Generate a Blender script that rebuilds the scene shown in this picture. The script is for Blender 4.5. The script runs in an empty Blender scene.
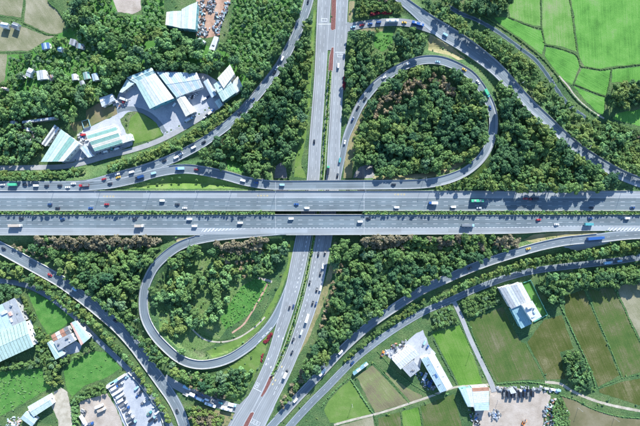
import bpy, bmesh, math, random
import numpy as np
from mathutils import Vector, Matrix

random.seed(7)
rng = np.random.default_rng(7)
SC = bpy.context.scene
COL = SC.collection
R = math.radians

# ------------------------------------------------------------------ camera
H = 430.0                                   # drone height in metres; 1 photo pixel = 1 m on the ground
cam_d = bpy.data.cameras.new('camera')
cam_d.sensor_width = 36.0
cam_d.lens = 36.0 * H / 640.0
cam_d.clip_start = 1.0
cam_d.clip_end = 6000.0
cam = bpy.data.objects.new('camera', cam_d)
cam.location = (0, 0, H)
COL.objects.link(cam)
SC.camera = cam

# ------------------------------------------------------------------ sky, sun, exposure
SUN_EL, SH_DIR = R(27.5), Vector((-0.30, -0.95)).normalized()      # shadows fall down and a little left
w = bpy.data.worlds.new('World'); SC.world = w; w.use_nodes = True
nt = w.node_tree; nt.nodes.clear()
sky = nt.nodes.new('ShaderNodeTexSky'); sky.sky_type = 'NISHITA'; sky.sun_disc = False
sky.sun_elevation = SUN_EL
sky.sun_rotation = math.atan2(-SH_DIR.x, -SH_DIR.y)                # clockwise from +Y
sky.air_density = 1.0; sky.dust_density = 0.0; sky.ozone_density = 3.4
bg = nt.nodes.new('ShaderNodeBackground'); bg.inputs['Strength'].default_value = 0.14
wo = nt.nodes.new('ShaderNodeOutputWorld')
nt.links.new(sky.outputs[0], bg.inputs[0]); nt.links.new(bg.outputs[0], wo.inputs[0])
sun_d = bpy.data.lights.new('sun', 'SUN'); sun_d.energy = 4.9; sun_d.angle = R(0.55); sun_d.color = (1.0, 0.985, 0.93)
sun = bpy.data.objects.new('sun', sun_d); COL.objects.link(sun)
ld = Vector((SH_DIR.x * math.cos(SUN_EL), SH_DIR.y * math.cos(SUN_EL), -math.sin(SUN_EL)))
sun.rotation_euler = ld.to_track_quat('-Z', 'Y').to_euler()
sun.location = (60, 200, 250)
SC.view_settings.view_transform = 'Standard'
SC.view_settings.look = 'None'
SC.view_settings.gamma = 1.0
SC.view_settings.use_curve_mapping = False
SC.view_settings.exposure = 1.18

# ------------------------------------------------------------------ helpers
def P(px, py, z=0.0):
    """photo pixel of a point at height z -> its place in the world"""
    k = (H - z) / H
    return ((px - 320.0) * k, (213.0 - py) * k)

def tag(o, label=None, cat=None, group=None, kind=None):
    if label: o['label'] = label
    if cat: o['category'] = cat
    if group: o['group'] = group
    if kind: o['kind'] = kind
    return o

def mesh_obj(name, verts, faces, mats=(), parent=None, midx=None, smooth=False, uvs=None, face_attr=None):
    me = bpy.data.meshes.new(name)
    me.from_pydata([tuple(v) for v in verts], [], [tuple(f) for f in faces])
    for m in (mats if isinstance(mats, (list, tuple)) else [mats]): me.materials.append(m)
    if midx is not None: me.polygons.foreach_set('material_index', np.asarray(midx, dtype=np.int32))
    if smooth: me.polygons.foreach_set('use_smooth', np.ones(len(me.polygons), dtype=bool))
    if uvs is not None:
        uv = me.uv_layers.new(name='UVMap')
        li = np.empty(len(me.loops), dtype=np.int32); me.loops.foreach_get('vertex_index', li)
        uv.data.foreach_set('uv', np.asarray(uvs, dtype=np.float32)[li].ravel())
    if face_attr is not None:
        a = me.attributes.new('tint', 'FLOAT', 'FACE'); a.data.foreach_set('value', np.asarray(face_attr, dtype=np.float32))
    me.update()
    o = bpy.data.objects.new(name, me); COL.objects.link(o)
    if parent is not None: o.parent = parent
    return o

def fast_mesh(name, V, Q, mats, midx=None, tint=None):
    """big quad mesh from numpy arrays"""
    me = bpy.data.meshes.new(name)
    V = np.asarray(V, dtype=np.float32); Q = np.asarray(Q, dtype=np.int32)
    n, k = Q.shape
    me.vertices.add(len(V)); me.vertices.foreach_set('co', V.ravel())
    me.loops.add(n * k); me.loops.foreach_set('vertex_index', Q.ravel())
    me.polygons.add(n); me.polygons.foreach_set('loop_start', np.arange(0, n * k, k, dtype=np.int32))
    for m in mats: me.materials.append(m)
    if midx is not None: me.polygons.foreach_set('material_index', np.asarray(midx, dtype=np.int32))
    if tint is not None:
        a = me.attributes.new('tint', 'FLOAT', 'FACE'); a.data.foreach_set('value', np.asarray(tint, dtype=np.float32))
    me.update(calc_edges=True); me.validate()
    return me

def empty(name, loc=(0, 0, 0), rz=0.0):
    o = bpy.data.objects.new(name, None); COL.objects.link(o)
    o.empty_display_size = 0.5; o.location = loc; o.rotation_euler = (0, 0, rz)
    return o

class MB:
    def __init__(s): s.v = []; s.f = []
    def box(s, cx, cy, cz, sx, sy, sz, taper=1.0, tx=None):
        tx = taper if tx is None else tx
        b = len(s.v); hx, hy, hz = sx / 2, sy / 2, sz / 2
        for (ax, ay, az) in ((-1,-1,-1),(1,-1,-1),(1,1,-1),(-1,1,-1),(-1,-1,1),(1,-1,1),(1,1,1),(-1,1,1)):
            kx, ky = (tx, taper) if az > 0 else (1, 1)
            s.v.append((cx + ax*hx*kx, cy + ay*hy*ky, cz + az*hz))
        s.f += [tuple(b+i for i in q) for q in ((0,3,2,1),(4,5,6,7),(0,1,5,4),(1,2,6,5),(2,3,7,6),(3,0,4,7))]
        return s
    def rbox(s, cx, cy, cz, sx, sy, sz, r):
        """box with rounded plan corners and a chamfered top"""
        b = len(s.v); ring = []
        for (qx, qy, a0) in ((1,1,0),(-1,1,90),(-1,-1,180),(1,-1,270)):
            for a in (0, 45, 90):
                t = R(a0 + a)
                ring.append((qx*(sx/2-r) + r*math.cos(t), qy*(sy/2-r) + r*math.sin(t)))
        n = len(ring); k = r * 0.45
        for z, ins in ((-sz/2, 0), (sz/2 - k, 0), (sz/2, k)):
            for (x, y) in ring:
                s.v.append((cx + x*(1 - 2*ins/sx), cy + y*(1 - 2*ins/sy), cz + z))
        for l in (0, 1):
            for i in range(n):
                j = (i+1) % n
                s.f.append((b+l*n+i, b+l*n+j, b+(l+1)*n+j, b+(l+1)*n+i))
        s.f.append(tuple(b+2*n+i for i in range(n))); s.f.append(tuple(b+n-1-i for i in range(n)))
        return s
    def cyl(s, p0, p1, r0, r1, n=8):
        p0, p1 = Vector(p0), Vector(p1); d = (p1-p0).normalized()
        a = d.orthogonal().normalized(); c = d.cross(a); b = len(s.v)
        for p, r in ((p0, r0), (p1, r1)):
            for i in range(n):
                t = 2*math.pi*i/n; s.v.append(tuple(p + a*(r*math.cos(t)) + c*(r*math.sin(t))))
        for i in range(n):
            j = (i+1) % n; s.f.append((b+i, b+j, b+n+j, b+n+i))
        s.f.append(tuple(b+n+i for i in range(n))); s.f.append(tuple(b+n-1-i for i in range(n)))
        return s
    def loft(s, secs):
        """sections of equal length polygons, capped"""
        b = len(s.v); n = len(secs[0])
        for q in secs: s.v += [tuple(p) for p in q]
        for l in range(len(secs)-1):
            for i in range(n):
                j = (i+1) % n; s.f.append((b+l*n+i, b+l*n+j, b+(l+1)*n+j, b+(l+1)*n+i))
        s.f.append(tuple(b+n-1-i for i in range(n))); s.f.append(tuple(b+(len(secs)-1)*n+i for i in range(n)))
        return s
    def poly(s, pts):
        b = len(s.v); s.v += [tuple(p) for p in pts]; s.f.append(tuple(range(b, b+len(pts)))); return s
    def build(s, name, mat, parent=None, smooth=False):
        o = mesh_obj(name, s.v, s.f, mat, parent, smooth=smooth)
        bm = bmesh.new(); bm.from_mesh(o.data); bmesh.ops.recalc_face_normals(bm, faces=bm.faces); bm.to_mesh(o.data); bm.free()
        return o

def children(o): return [c for c in COL.objects if c.parent is o]
def copy_tree(o, kids=None):
    c = o.copy(); COL.objects.link(c)
    for ch in kids if kids is not None else KIDS[o.name]:
        d = ch.copy(); COL.objects.link(d); d.parent = c
        for g in KIDS.get(ch.name, []):
            e = g.copy(); COL.objects.link(e); e.parent = d
    return c
KIDS = {}
def remember(o):
    KIDS[o.name] = list(o.children)
    for c in o.children:
        if c.children: KIDS[c.name] = list(c.children)

ORD = ['first','second','third','fourth','fifth','sixth','seventh','eighth','ninth','tenth','eleventh','twelfth','thirteenth','fourteenth','fifteenth','sixteenth','seventeenth','eighteenth','nineteenth','twentieth']
def ordinal(i): return ORD[i] if i < 20 else ('twenty-' + ORD[i-20] if i < 29 else ['thirtieth','thirty-first','thirty-second','thirty-third','thirty-fourth'][i-29])
ordn = ordinal
# ------------------------------------------------------------------ materials
def new_mat(name):
    m = bpy.data.materials.new(name); m.use_nodes = True
    t = m.node_tree; b = t.nodes['Principled BSDF']
    return m, t, b
def N(t, kind, **kw):
    n = t.nodes.new(kind)
    for k, v in kw.items(): setattr(n, k, v)
    return n
def plain(name, col, rough=0.6, metal=0.0, spec=0.4):
    m, t, b = new_mat(name)
    b.inputs['Base Color'].default_value = (*col, 1); b.inputs['Roughness'].default_value = rough
    b.inputs['Metallic'].default_value = metal; b.inputs['Specular IOR Level'].default_value = spec
    return m
def noise_mat(name, stops, scale=0.3, detail=6, rough=0.9, bump=0.0, bscale=None, stretch=None, coord='Object', fine=0.0, fscale=2.0, spec=0.2, dist=0.0):
    """colour ramp over noise, optional bump and a fine speckle"""
    m, t, b = new_mat(name); L = t.links.new
    tc = N(t, 'ShaderNodeTexCoord'); src = tc.outputs[coord]
    if stretch:
        mp = N(t, 'ShaderNodeMapping'); mp.inputs['Scale'].default_value = stretch[:3]
        if len(stretch) > 3: mp.inputs['Rotation'].default_value = (0, 0, stretch[3])
        L(src, mp.inputs[0]); src2 = mp.outputs[0]
    else: src2 = src
    n = N(t, 'ShaderNodeTexNoise'); n.inputs['Scale'].default_value = scale; n.inputs['Detail'].default_value = detail
    n.inputs['Roughness'].default_value = 0.62; n.inputs['Distortion'].default_value = dist
    L(src2, n.inputs['Vector'])
    r = N(t, 'ShaderNodeValToRGB'); e = r.color_ramp.elements
    while len(e) < len(stops): e.new(0.5)
    for i, (p, c) in enumerate(stops): e[i].position = p; e[i].color = (*c, 1)
    L(n.outputs['Fac'], r.inputs[0]); out = r.outputs[0]
    if fine:
        n2 = N(t, 'ShaderNodeTexNoise'); n2.inputs['Scale'].default_value = fscale; n2.inputs['Detail'].default_value = 3
        L(src, n2.inputs['Vector'])
        mr = N(t, 'ShaderNodeMapRange'); mr.inputs[1].default_value = 0.3; mr.inputs[2].default_value = 0.7
        mr.inputs[3].default_value = 1 - fine; mr.inputs[4].default_value = 1 + fine
        L(n2.outputs['Fac'], mr.inputs[0])
        mx = N(t, 'ShaderNodeMix', data_type='RGBA', blend_type='MULTIPLY'); mx.inputs[0].default_value = 1
        cb = N(t, 'ShaderNodeCombineColor')
        for i in range(3): L(mr.outputs[0], cb.inputs[i])
        L(out, mx.inputs[6]); L(cb.outputs[0], mx.inputs[7]); out = mx.outputs[2]
    L(out, b.inputs['Base Color'])
    b.inputs['Roughness'].default_value = rough; b.inputs['Specular IOR Level'].default_value = spec
    if bump:
        nb = N(t, 'ShaderNodeTexNoise'); nb.inputs['Scale'].default_value = bscale or scale*4; nb.inputs['Detail'].default_value = 4
        L(src, nb.inputs['Vector'])
        bp = N(t, 'ShaderNodeBump'); bp.inputs['Strength'].default_value = 1.0; bp.inputs['Distance'].default_value = bump
        L(nb.outputs['Fac'], bp.inputs['Height']); L(bp.outputs[0], b.inputs['Normal'])
    return m
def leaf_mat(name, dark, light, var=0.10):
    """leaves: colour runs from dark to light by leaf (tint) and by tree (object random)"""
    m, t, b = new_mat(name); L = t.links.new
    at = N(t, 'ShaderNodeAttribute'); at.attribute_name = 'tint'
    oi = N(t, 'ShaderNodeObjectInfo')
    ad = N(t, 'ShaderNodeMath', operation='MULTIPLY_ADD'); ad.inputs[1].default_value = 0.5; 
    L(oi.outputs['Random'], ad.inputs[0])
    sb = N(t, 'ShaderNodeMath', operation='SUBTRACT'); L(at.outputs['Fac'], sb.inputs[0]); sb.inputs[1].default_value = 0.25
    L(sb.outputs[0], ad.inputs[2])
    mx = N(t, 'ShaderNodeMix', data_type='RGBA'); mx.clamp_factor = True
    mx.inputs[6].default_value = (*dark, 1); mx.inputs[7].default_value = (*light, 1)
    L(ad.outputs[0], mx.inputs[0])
    hs = N(t, 'ShaderNodeHueSaturation')
    h1 = N(t, 'ShaderNodeMapRange'); h1.inputs[3].default_value = 0.5 - var*0.4; h1.inputs[4].default_value = 0.5 + var*0.4
    L(at.outputs['Fac'], h1.inputs[0]); L(h1.outputs[0], hs.inputs['Hue']); L(mx.outputs[2], hs.inputs['Color'])
    L(hs.outputs[0], b.inputs['Base Color'])
    b.inputs['Roughness'].default_value = 0.75; b.inputs['Specular IOR Level'].default_value = 0.15
    tr = N(t, 'ShaderNodeBsdfTranslucent'); L(hs.outputs[0], tr.inputs[0])
    ms = N(t, 'ShaderNodeMixShader'); ms.inputs[0].default_value = 0.12
    L(b.outputs[0], ms.inputs[1]); L(tr.outputs[0], ms.inputs[2])
    L(ms.outputs[0], t.nodes['Material Output'].inputs[0])
    return m

M = {}
M['ground'] = noise_mat('rough_grass', [(0.25,(0.027,0.070,0.033)),(0.45,(0.054,0.110,0.040)),(0.60,(0.095,0.145,0.055)),(0.78,(0.171,0.170,0.105))], scale=0.045, detail=10, bump=0.35, bscale=1.1, fine=0.45, fscale=0.9)
def road_mat(name, c, streak=0.25):
    m, t, b = new_mat(name); L = t.links.new
    tc = N(t, 'ShaderNodeTexCoord')
    mp = N(t, 'ShaderNodeMapping'); mp.inputs['Scale'].default_value = (0.9, 0.018, 1); L(tc.outputs['UV'], mp.inputs[0])
    n = N(t, 'ShaderNodeTexNoise'); n.inputs['Scale'].default_value = 1.0; n.inputs['Detail'].default_value = 5; L(mp.outputs[0], n.inputs['Vector'])
    n2 = N(t, 'ShaderNodeTexNoise'); n2.inputs['Scale'].default_value = 0.05; n2.inputs['Detail'].default_value = 8; L(tc.outputs['Object'], n2.inputs['Vector'])
    n3 = N(t, 'ShaderNodeTexNoise'); n3.inputs['Scale'].default_value = 2.2; n3.inputs['Detail'].default_value = 2; L(tc.outputs['Object'], n3.inputs['Vector'])
    a = N(t, 'ShaderNodeMath', operation='ADD'); L(n.outputs['Fac'], a.inputs[0]); L(n2.outputs['Fac'], a.inputs[1])
    a2 = N(t, 'ShaderNodeMath', operation='MULTIPLY_ADD'); a2.inputs[1].default_value = 0.4; L(n3.outputs['Fac'], a2.inputs[0]); L(a.outputs[0], a2.inputs[2])
    mr = N(t, 'ShaderNodeMapRange'); mr.inputs[1].default_value = 0.85; mr.inputs[2].default_value = 1.55
    L(a2.outputs[0], mr.inputs[0])
    mx = N(t, 'ShaderNodeMix', data_type='RGBA')
    mx.inputs[6].default_value = (*[x*(1-streak) for x in c], 1); mx.inputs[7].default_value = (*[x*(1+streak) for x in c], 1)
    L(mr.outputs[0], mx.inputs[0])
    # lane by lane resurfacing and darker wheel tracks
    sp = N(t, 'ShaderNodeSeparateXYZ'); L(tc.outputs['UV'], sp.inputs[0])
    cb = N(t, 'ShaderNodeCombineXYZ'); L(sp.outputs['Y'], cb.inputs['X']); L(sp.outputs['X'], cb.inputs['Y'])
    br = N(t, 'ShaderNodeTexBrick'); br.inputs['Scale'].default_value = 1.0; br.inputs['Mortar Size'].default_value = 0.0
    br.inputs['Brick Width'].default_value = 46.0; br.inputs['Row Height'].default_value = 3.85; br.inputs['Color1'].default_value = (.84,.84,.84,1); br.inputs['Color2'].default_value = (1.08,1.08,1.08,1)
    L(cb.outputs[0], br.inputs['Vector'])
    sn = N(t, 'ShaderNodeMath', operation='MULTIPLY'); sn.inputs[1].default_value = 2*math.pi/1.925; L(sp.outputs['X'], sn.inputs[0])
    s2 = N(t, 'ShaderNodeMath', operation='SINE'); L(sn.outputs[0], s2.inputs[0])
    s3 = N(t, 'ShaderNodeMath', operation='MULTIPLY'); L(s2.outputs[0], s3.inputs[0]); L(n.outputs['Fac'], s3.inputs[1])
    s4 = N(t, 'ShaderNodeMath', operation='MULTIPLY_ADD'); s4.inputs[1].default_value = .16; s4.inputs[2].default_value = 1.0; L(s3.outputs[0], s4.inputs[0])
    mb = N(t, 'ShaderNodeVectorMath', operation='SCALE'); L(br.outputs['Color'], mb.inputs[0]); L(s4.outputs[0], mb.inputs['Scale'])
    mm = N(t, 'ShaderNodeVectorMath', operation='MULTIPLY'); L(mx.outputs[2], mm.inputs[0]); L(mb.outputs[0], mm.inputs[1])
    L(mm.outputs[0], b.inputs['Base Color'])
    b.inputs['Roughness'].default_value = 0.85; b.inputs['Specular IOR Level'].default_value = 0.25
    return m
M['asphalt'] = road_mat('motorway_asphalt', (0.130,0.165,0.186))
M['asphalt_light'] = road_mat('worn_asphalt', (0.245,0.262,0.275), 0.16)
M['asphalt_dark'] = road_mat('ramp_asphalt', (0.152,0.184,0.206))
M['shoulder'] = road_mat('shoulder_concrete', (0.255,0.28,0.30), 0.16)
M['concrete'] = noise_mat('barrier_concrete', [(0.3,(0.30,0.30,0.30)),(0.7,(0.44,0.44,0.43))], scale=0.4, rough=0.85)
M['deck_concrete'] = noise_mat('deck_concrete', [(0.3,(0.18,0.18,0.18)),(0.7,(0.28,0.28,0.27))], scale=0.3)
M['slope_paving'] = noise_mat('slope_paving', [(0.3,(0.13,0.13,0.135)),(0.7,(0.21,0.21,0.21))], scale=0.5, fine=0.2)
M['white_paint'] = noise_mat('white_road_paint', [(0.3,(0.38,0.40,0.42)),(0.7,(0.62,0.63,0.65))], scale=0.6, rough=0.6)
M['yellow_paint'] = noise_mat('yellow_road_paint', [(0.3,(0.496,0.400,0.200)),(0.7,(0.640,0.528,0.272))], scale=0.6, rough=0.6)
M['red_paving'] = noise_mat('red_paving', [(0.3,(0.13,0.055,0.05)),(0.7,(0.21,0.095,0.08))], scale=0.7, fine=0.25)
M['kerb'] = plain('kerb_stone', (0.5,0.5,0.49), 0.8)
M['yard'] = noise_mat('yard_concrete', [(0.25,(0.231,0.255,0.292)),(0.5,(0.347,0.364,0.396)),(0.75,(0.443,0.454,0.469))], scale=0.07, detail=9, fine=0.12, fscale=0.8)
M['lane'] = noise_mat('lane_concrete', [(0.3,(0.24,0.25,0.26)),(0.7,(0.36,0.36,0.36))], scale=0.12, detail=8)
M['sand'] = noise_mat('sandy_earth', [(0.25,(0.232,0.189,0.150)),(0.5,(0.361,0.310,0.264)),(0.75,(0.447,0.396,0.352))], scale=0.08, detail=9, bump=0.15, bscale=0.8, fine=0.15)
M['red_earth'] = noise_mat('red_earth', [(0.25,(0.20,0.12,0.08)),(0.5,(0.38,0.24,0.17)),(0.75,(0.48,0.34,0.26))], scale=0.1, detail=8, bump=0.2, fine=0.2)
M['path'] = noise_mat('earth_path', [(0.3,(0.28,0.25,0.19)),(0.7,(0.46,0.42,0.35))], scale=0.2, detail=6, fine=0.2)
M['bare'] = noise_mat('bare_lawn', [(0.3,(0.085,0.11,0.04)),(0.5,(0.16,0.15,0.075)),(0.7,(0.24,0.18,0.12))], scale=0.06, detail=8, fine=0.25)
M['grass'] = noise_mat('mown_grass', [(0.25,(0.072,0.142,0.028)),(0.5,(0.111,0.190,0.043)),(0.75,(0.178,0.218,0.085))], scale=0.08, detail=9, bump=0.12, bscale=1.5, fine=0.25)
M['grass_bright'] = noise_mat('lush_grass', [(0.25,(0.041,0.126,0.025)),(0.5,(0.068,0.189,0.038)),(0.75,(0.131,0.236,0.065))], scale=0.12, detail=9, bump=0.3, bscale=1.2, fine=0.35)
M['grass_scrub'] = noise_mat('scrub_grass', [(0.25,(0.060,0.125,0.035)),(0.5,(0.105,0.175,0.055)),(0.75,(0.19,0.215,0.105))], scale=0.09, detail=10, bump=0.3, bscale=1.0, fine=0.4, fscale=1.0)
M['grass_dry'] = noise_mat('dry_grass', [(0.25,(0.13,0.15,0.055)),(0.5,(0.22,0.20,0.10)),(0.75,(0.32,0.27,0.17))], scale=0.07, detail=9, bump=0.15, fine=0.25)
def field_mat(name, stops, ang, rowscale=0.9, rowamt=0.42, scale=0.05):
    """crop rows: a noise stretched along the rows over a patchy colour"""
    m, t, b = new_mat(name); L = t.links.new
    tc = N(t, 'ShaderNodeTexCoord'); src = tc.outputs['Object']
    n = N(t, 'ShaderNodeTexNoise'); n.inputs['Scale'].default_value = scale; n.inputs['Detail'].default_value = 9; n.inputs['Roughness'].default_value = 0.6
    L(src, n.inputs['Vector'])
    rt = N(t, 'ShaderNodeMapping', vector_type='POINT'); rt.inputs['Rotation'].default_value = (0, 0, -ang); L(src, rt.inputs[0])
    mp = N(t, 'ShaderNodeMapping'); mp.inputs['Scale'].default_value = (0.03, rowscale, 1); L(rt.outputs[0], mp.inputs[0])
    n2 = N(t, 'ShaderNodeTexNoise'); n2.inputs['Scale'].default_value = 1.0; n2.inputs['Detail'].default_value = 3; L(mp.outputs[0], n2.inputs['Vector'])
    n3 = N(t, 'ShaderNodeTexNoise'); n3.inputs['Scale'].default_value = 1.3; n3.inputs['Detail'].default_value = 3; L(src, n3.inputs['Vector'])
    a = N(t, 'ShaderNodeMath', operation='MULTIPLY_ADD'); a.inputs[1].default_value = rowamt
    L(n2.outputs['Fac'], a.inputs[0]); L(n.outputs['Fac'], a.inputs[2])
    a2 = N(t, 'ShaderNodeMath', operation='MULTIPLY_ADD'); a2.inputs[1].default_value = 0.55
    L(n3.outputs['Fac'], a2.inputs[0]); L(a.outputs[0], a2.inputs[2])
    sb = N(t, 'ShaderNodeMath', operation='SUBTRACT'); sb.inputs[1].default_value = 0.5*rowamt + 0.275; L(a2.outputs[0], sb.inputs[0])
    r = N(t, 'ShaderNodeValToRGB'); e = r.color_ramp.elements
    while len(e) < len(stops): e.new(0.5)
    for i, (p, c) in enumerate(stops): e[i].position = p; e[i].color = (*c, 1)
    L(sb.outputs[0], r.inputs[0]); L(r.outputs[0], b.inputs['Base Color'])
    bp = N(t, 'ShaderNodeBump'); bp.inputs['Distance'].default_value = 0.3; L(a2.outputs[0], bp.inputs['Height']); L(bp.outputs[0], b.inputs['Normal'])
    b.inputs['Roughness'].default_value = 0.95; b.inputs['Specular IOR Level'].default_value = 0.1
    return m
PAD = [(0.22,(0.044,0.125,0.026)),(0.42,(0.078,0.216,0.040)),(0.58,(0.112,0.270,0.054)),(0.8,(0.18,0.260,0.11))]
M['paddy_v'] = field_mat('paddy_green_v', PAD, R(93))
M['paddy_d'] = field_mat('paddy_green_d', PAD, R(150))
M['paddy_p'] = field_mat('paddy_pale', [(0.25,(0.070,0.171,0.036)),(0.45,(0.111,0.242,0.052)),(0.6,(0.168,0.261,0.092)),(0.8,(0.221,0.237,0.136))], R(93))
M['crop'] = field_mat('crop_green', [(0.25,(0.051,0.123,0.023)),(0.5,(0.090,0.194,0.032)),(0.75,(0.145,0.221,0.063))], R(112))
M['crop_half'] = field_mat('crop_sparse', [(0.28,(0.047,0.090,0.024)),(0.45,(0.070,0.112,0.030)),(0.56,(0.098,0.112,0.046)),(0.75,(0.164,0.155,0.096))], R(112))
M['crop_brown'] = field_mat('stubble_brown', [(0.28,(0.048,0.070,0.016)),(0.47,(0.071,0.089,0.025)),(0.58,(0.096,0.100,0.039)),(0.76,(0.180,0.168,0.093))], R(114))
M['fallow'] = field_mat('fallow_grey', [(0.25,(0.128,0.140,0.072)),(0.48,(0.196,0.194,0.119)),(0.62,(0.255,0.239,0.166)),(0.8,(0.306,0.288,0.212))], R(125), 0.3, 0.3)
M['fallow_rows'] = field_mat('fallow_rows', [(0.25,(0.119,0.114,0.064)),(0.46,(0.170,0.154,0.093)),(0.56,(0.153,0.185,0.072)),(0.8,(0.255,0.229,0.153))], R(-50), 0.5, 0.45)
M['mud'] = noise_mat('drained_paddy', [(0.25,(0.093,0.097,0.043)),(0.5,(0.145,0.132,0.072)),(0.75,(0.212,0.189,0.128))], scale=0.05, detail=9, rough=0.7, fine=0.2)
# leaves
M['leaf_dark'] = leaf_mat('leaf_dark', (0.027,0.085,0.048), (0.094,0.180,0.073), .05)
M['leaf_mid'] = leaf_mat('leaf_mid', (0.045,0.119,0.046), (0.156,0.250,0.078), .05)
M['leaf_yellow'] = leaf_mat('leaf_yellow', (0.071,0.132,0.035), (0.208,0.279,0.084), .04)
M['leaf_light'] = leaf_mat('leaf_light', (0.068,0.173,0.054), (0.203,0.346,0.134), .05)
M['leaf_teal'] = leaf_mat('leaf_teal', (0.048,0.121,0.063), (0.165,0.260,0.132), .04)
M['leaf_brown'] = leaf_mat('leaf_brown', (0.10,0.10,0.06), (0.27,0.235,0.155), .04)
M['leaf_tan'] = leaf_mat('leaf_tan', (0.20,0.165,0.095), (0.42,0.345,0.22), .03)
M['leaf_red'] = leaf_mat('leaf_red', (0.11,0.018,0.025), (0.30,0.045,0.065), .03)
M['leaf_bright'] = leaf_mat('leaf_bright', (0.064,0.177,0.037), (0.165,0.330,0.095), .05)
M['bark'] = noise_mat('bark', [(0.3,(0.07,0.05,0.035)),(0.7,(0.15,0.115,0.085))], scale=3)
# buildings
def roof_mat(name, c, dirt=0.15, rough=0.55):
    d = tuple(x*(1-dirt*1.6) for x in c); l = tuple(min(0.9, x*(1+dirt*0.35)) for x in c)
    return noise_mat(name, [(0.28, d), (0.5, c), (0.75, l)], scale=0.3, detail=9, rough=rough, spec=0.4, fine=0.16, fscale=1.4)
M['roof_white'] = roof_mat('roof_white', (0.50, 0.525, 0.545))
M['roof_cream'] = roof_mat('roof_cream', (0.54, 0.525, 0.455))
M['roof_mint'] = roof_mat('roof_mint', (0.36, 0.48, 0.44))
M['roof_mint_deep'] = roof_mat('roof_mint_deep', (0.2, 0.36, 0.31))
M['roof_pale'] = roof_mat('roof_pale_mint', (0.44, 0.53, 0.5))
M['roof_teal'] = roof_mat('roof_teal', (0.2, 0.34, 0.385))
M['roof_blue'] = roof_mat('roof_blue', (0.05, 0.12, 0.28))
M['roof_grey'] = roof_mat('roof_grey', (0.3, 0.32, 0.34))
M['roof_dark'] = roof_mat('roof_dark', (0.16,0.17,0.18))
M['roof_rust'] = roof_mat('roof_rust', (0.36,0.19,0.13), 0.3)
M['roof_salmon'] = roof_mat('roof_salmon', (0.58,0.36,0.30), 0.2)
M['roof_lightblue'] = roof_mat('roof_light_blue', (0.37, 0.48, 0.54))  # light blue roofs; also painted shade on the wide hall and long warehouse
M['wall_white'] = noise_mat('wall_white', [(0.3,(0.50,0.52,0.53)),(0.7,(0.68,0.68,0.66))], scale=0.5)
M['wall_teal'] = noise_mat('wall_teal', [(0.3,(0.13,0.30,0.33)),(0.7,(0.20,0.42,0.44))], scale=0.5)
M['wall_grey'] = noise_mat('wall_grey', [(0.3,(0.26,0.27,0.27)),(0.7,(0.42,0.42,0.41))], scale=0.5)
M['glass'] = plain('window_glass', (0.02,0.03,0.04), 0.08, 0.0, 0.6)
M['metal'] = plain('galvanised_metal', (0.45,0.47,0.49), 0.4, 0.7)
M['lamp_glass'] = plain('lamp_glass', (0.8,0.8,0.75), 0.3)
M['black'] = plain('black_rubber', (0.02,0.02,0.022), 0.8)
M['water'] = plain('channel_water', (0.05,0.08,0.09), 0.15)
M['fence_green'] = plain('fence_green', (0.10,0.34,0.30), 0.6)
# vehicles
VC = {'white':(0.80,0.81,0.82),'dark':(0.022,0.030,0.045),'blue':(0.03,0.10,0.30),'light blue':(0.30,0.50,0.66),'red':(0.36,0.03,0.04),
      'yellow':(0.66,0.42,0.05),'teal':(0.08,0.30,0.32),'green':(0.07,0.40,0.22),'silver':(0.50,0.53,0.56),'grey':(0.16,0.18,0.20),'dark red':(0.17,0.02,0.03),'orange':(0.72,0.22,0.05),'tan':(0.42,0.36,0.30),'dark blue':(0.02,0.06,0.17)}
PAINT = {k: plain('paint_' + k.replace(' ', '_'), v, 0.28, 0.0, 0.5) for k, v in VC.items()}
M['tail'] = plain('tail_light_red', (0.45,0.02,0.02), 0.3)
M['head'] = plain('head_light', (0.8,0.8,0.78), 0.2)
M['chrome'] = plain('wheel_metal', (0.5,0.5,0.52), 0.35, 0.8)
M['chassis'] = plain('chassis_black', (0.03,0.03,0.03), 0.7)

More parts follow.
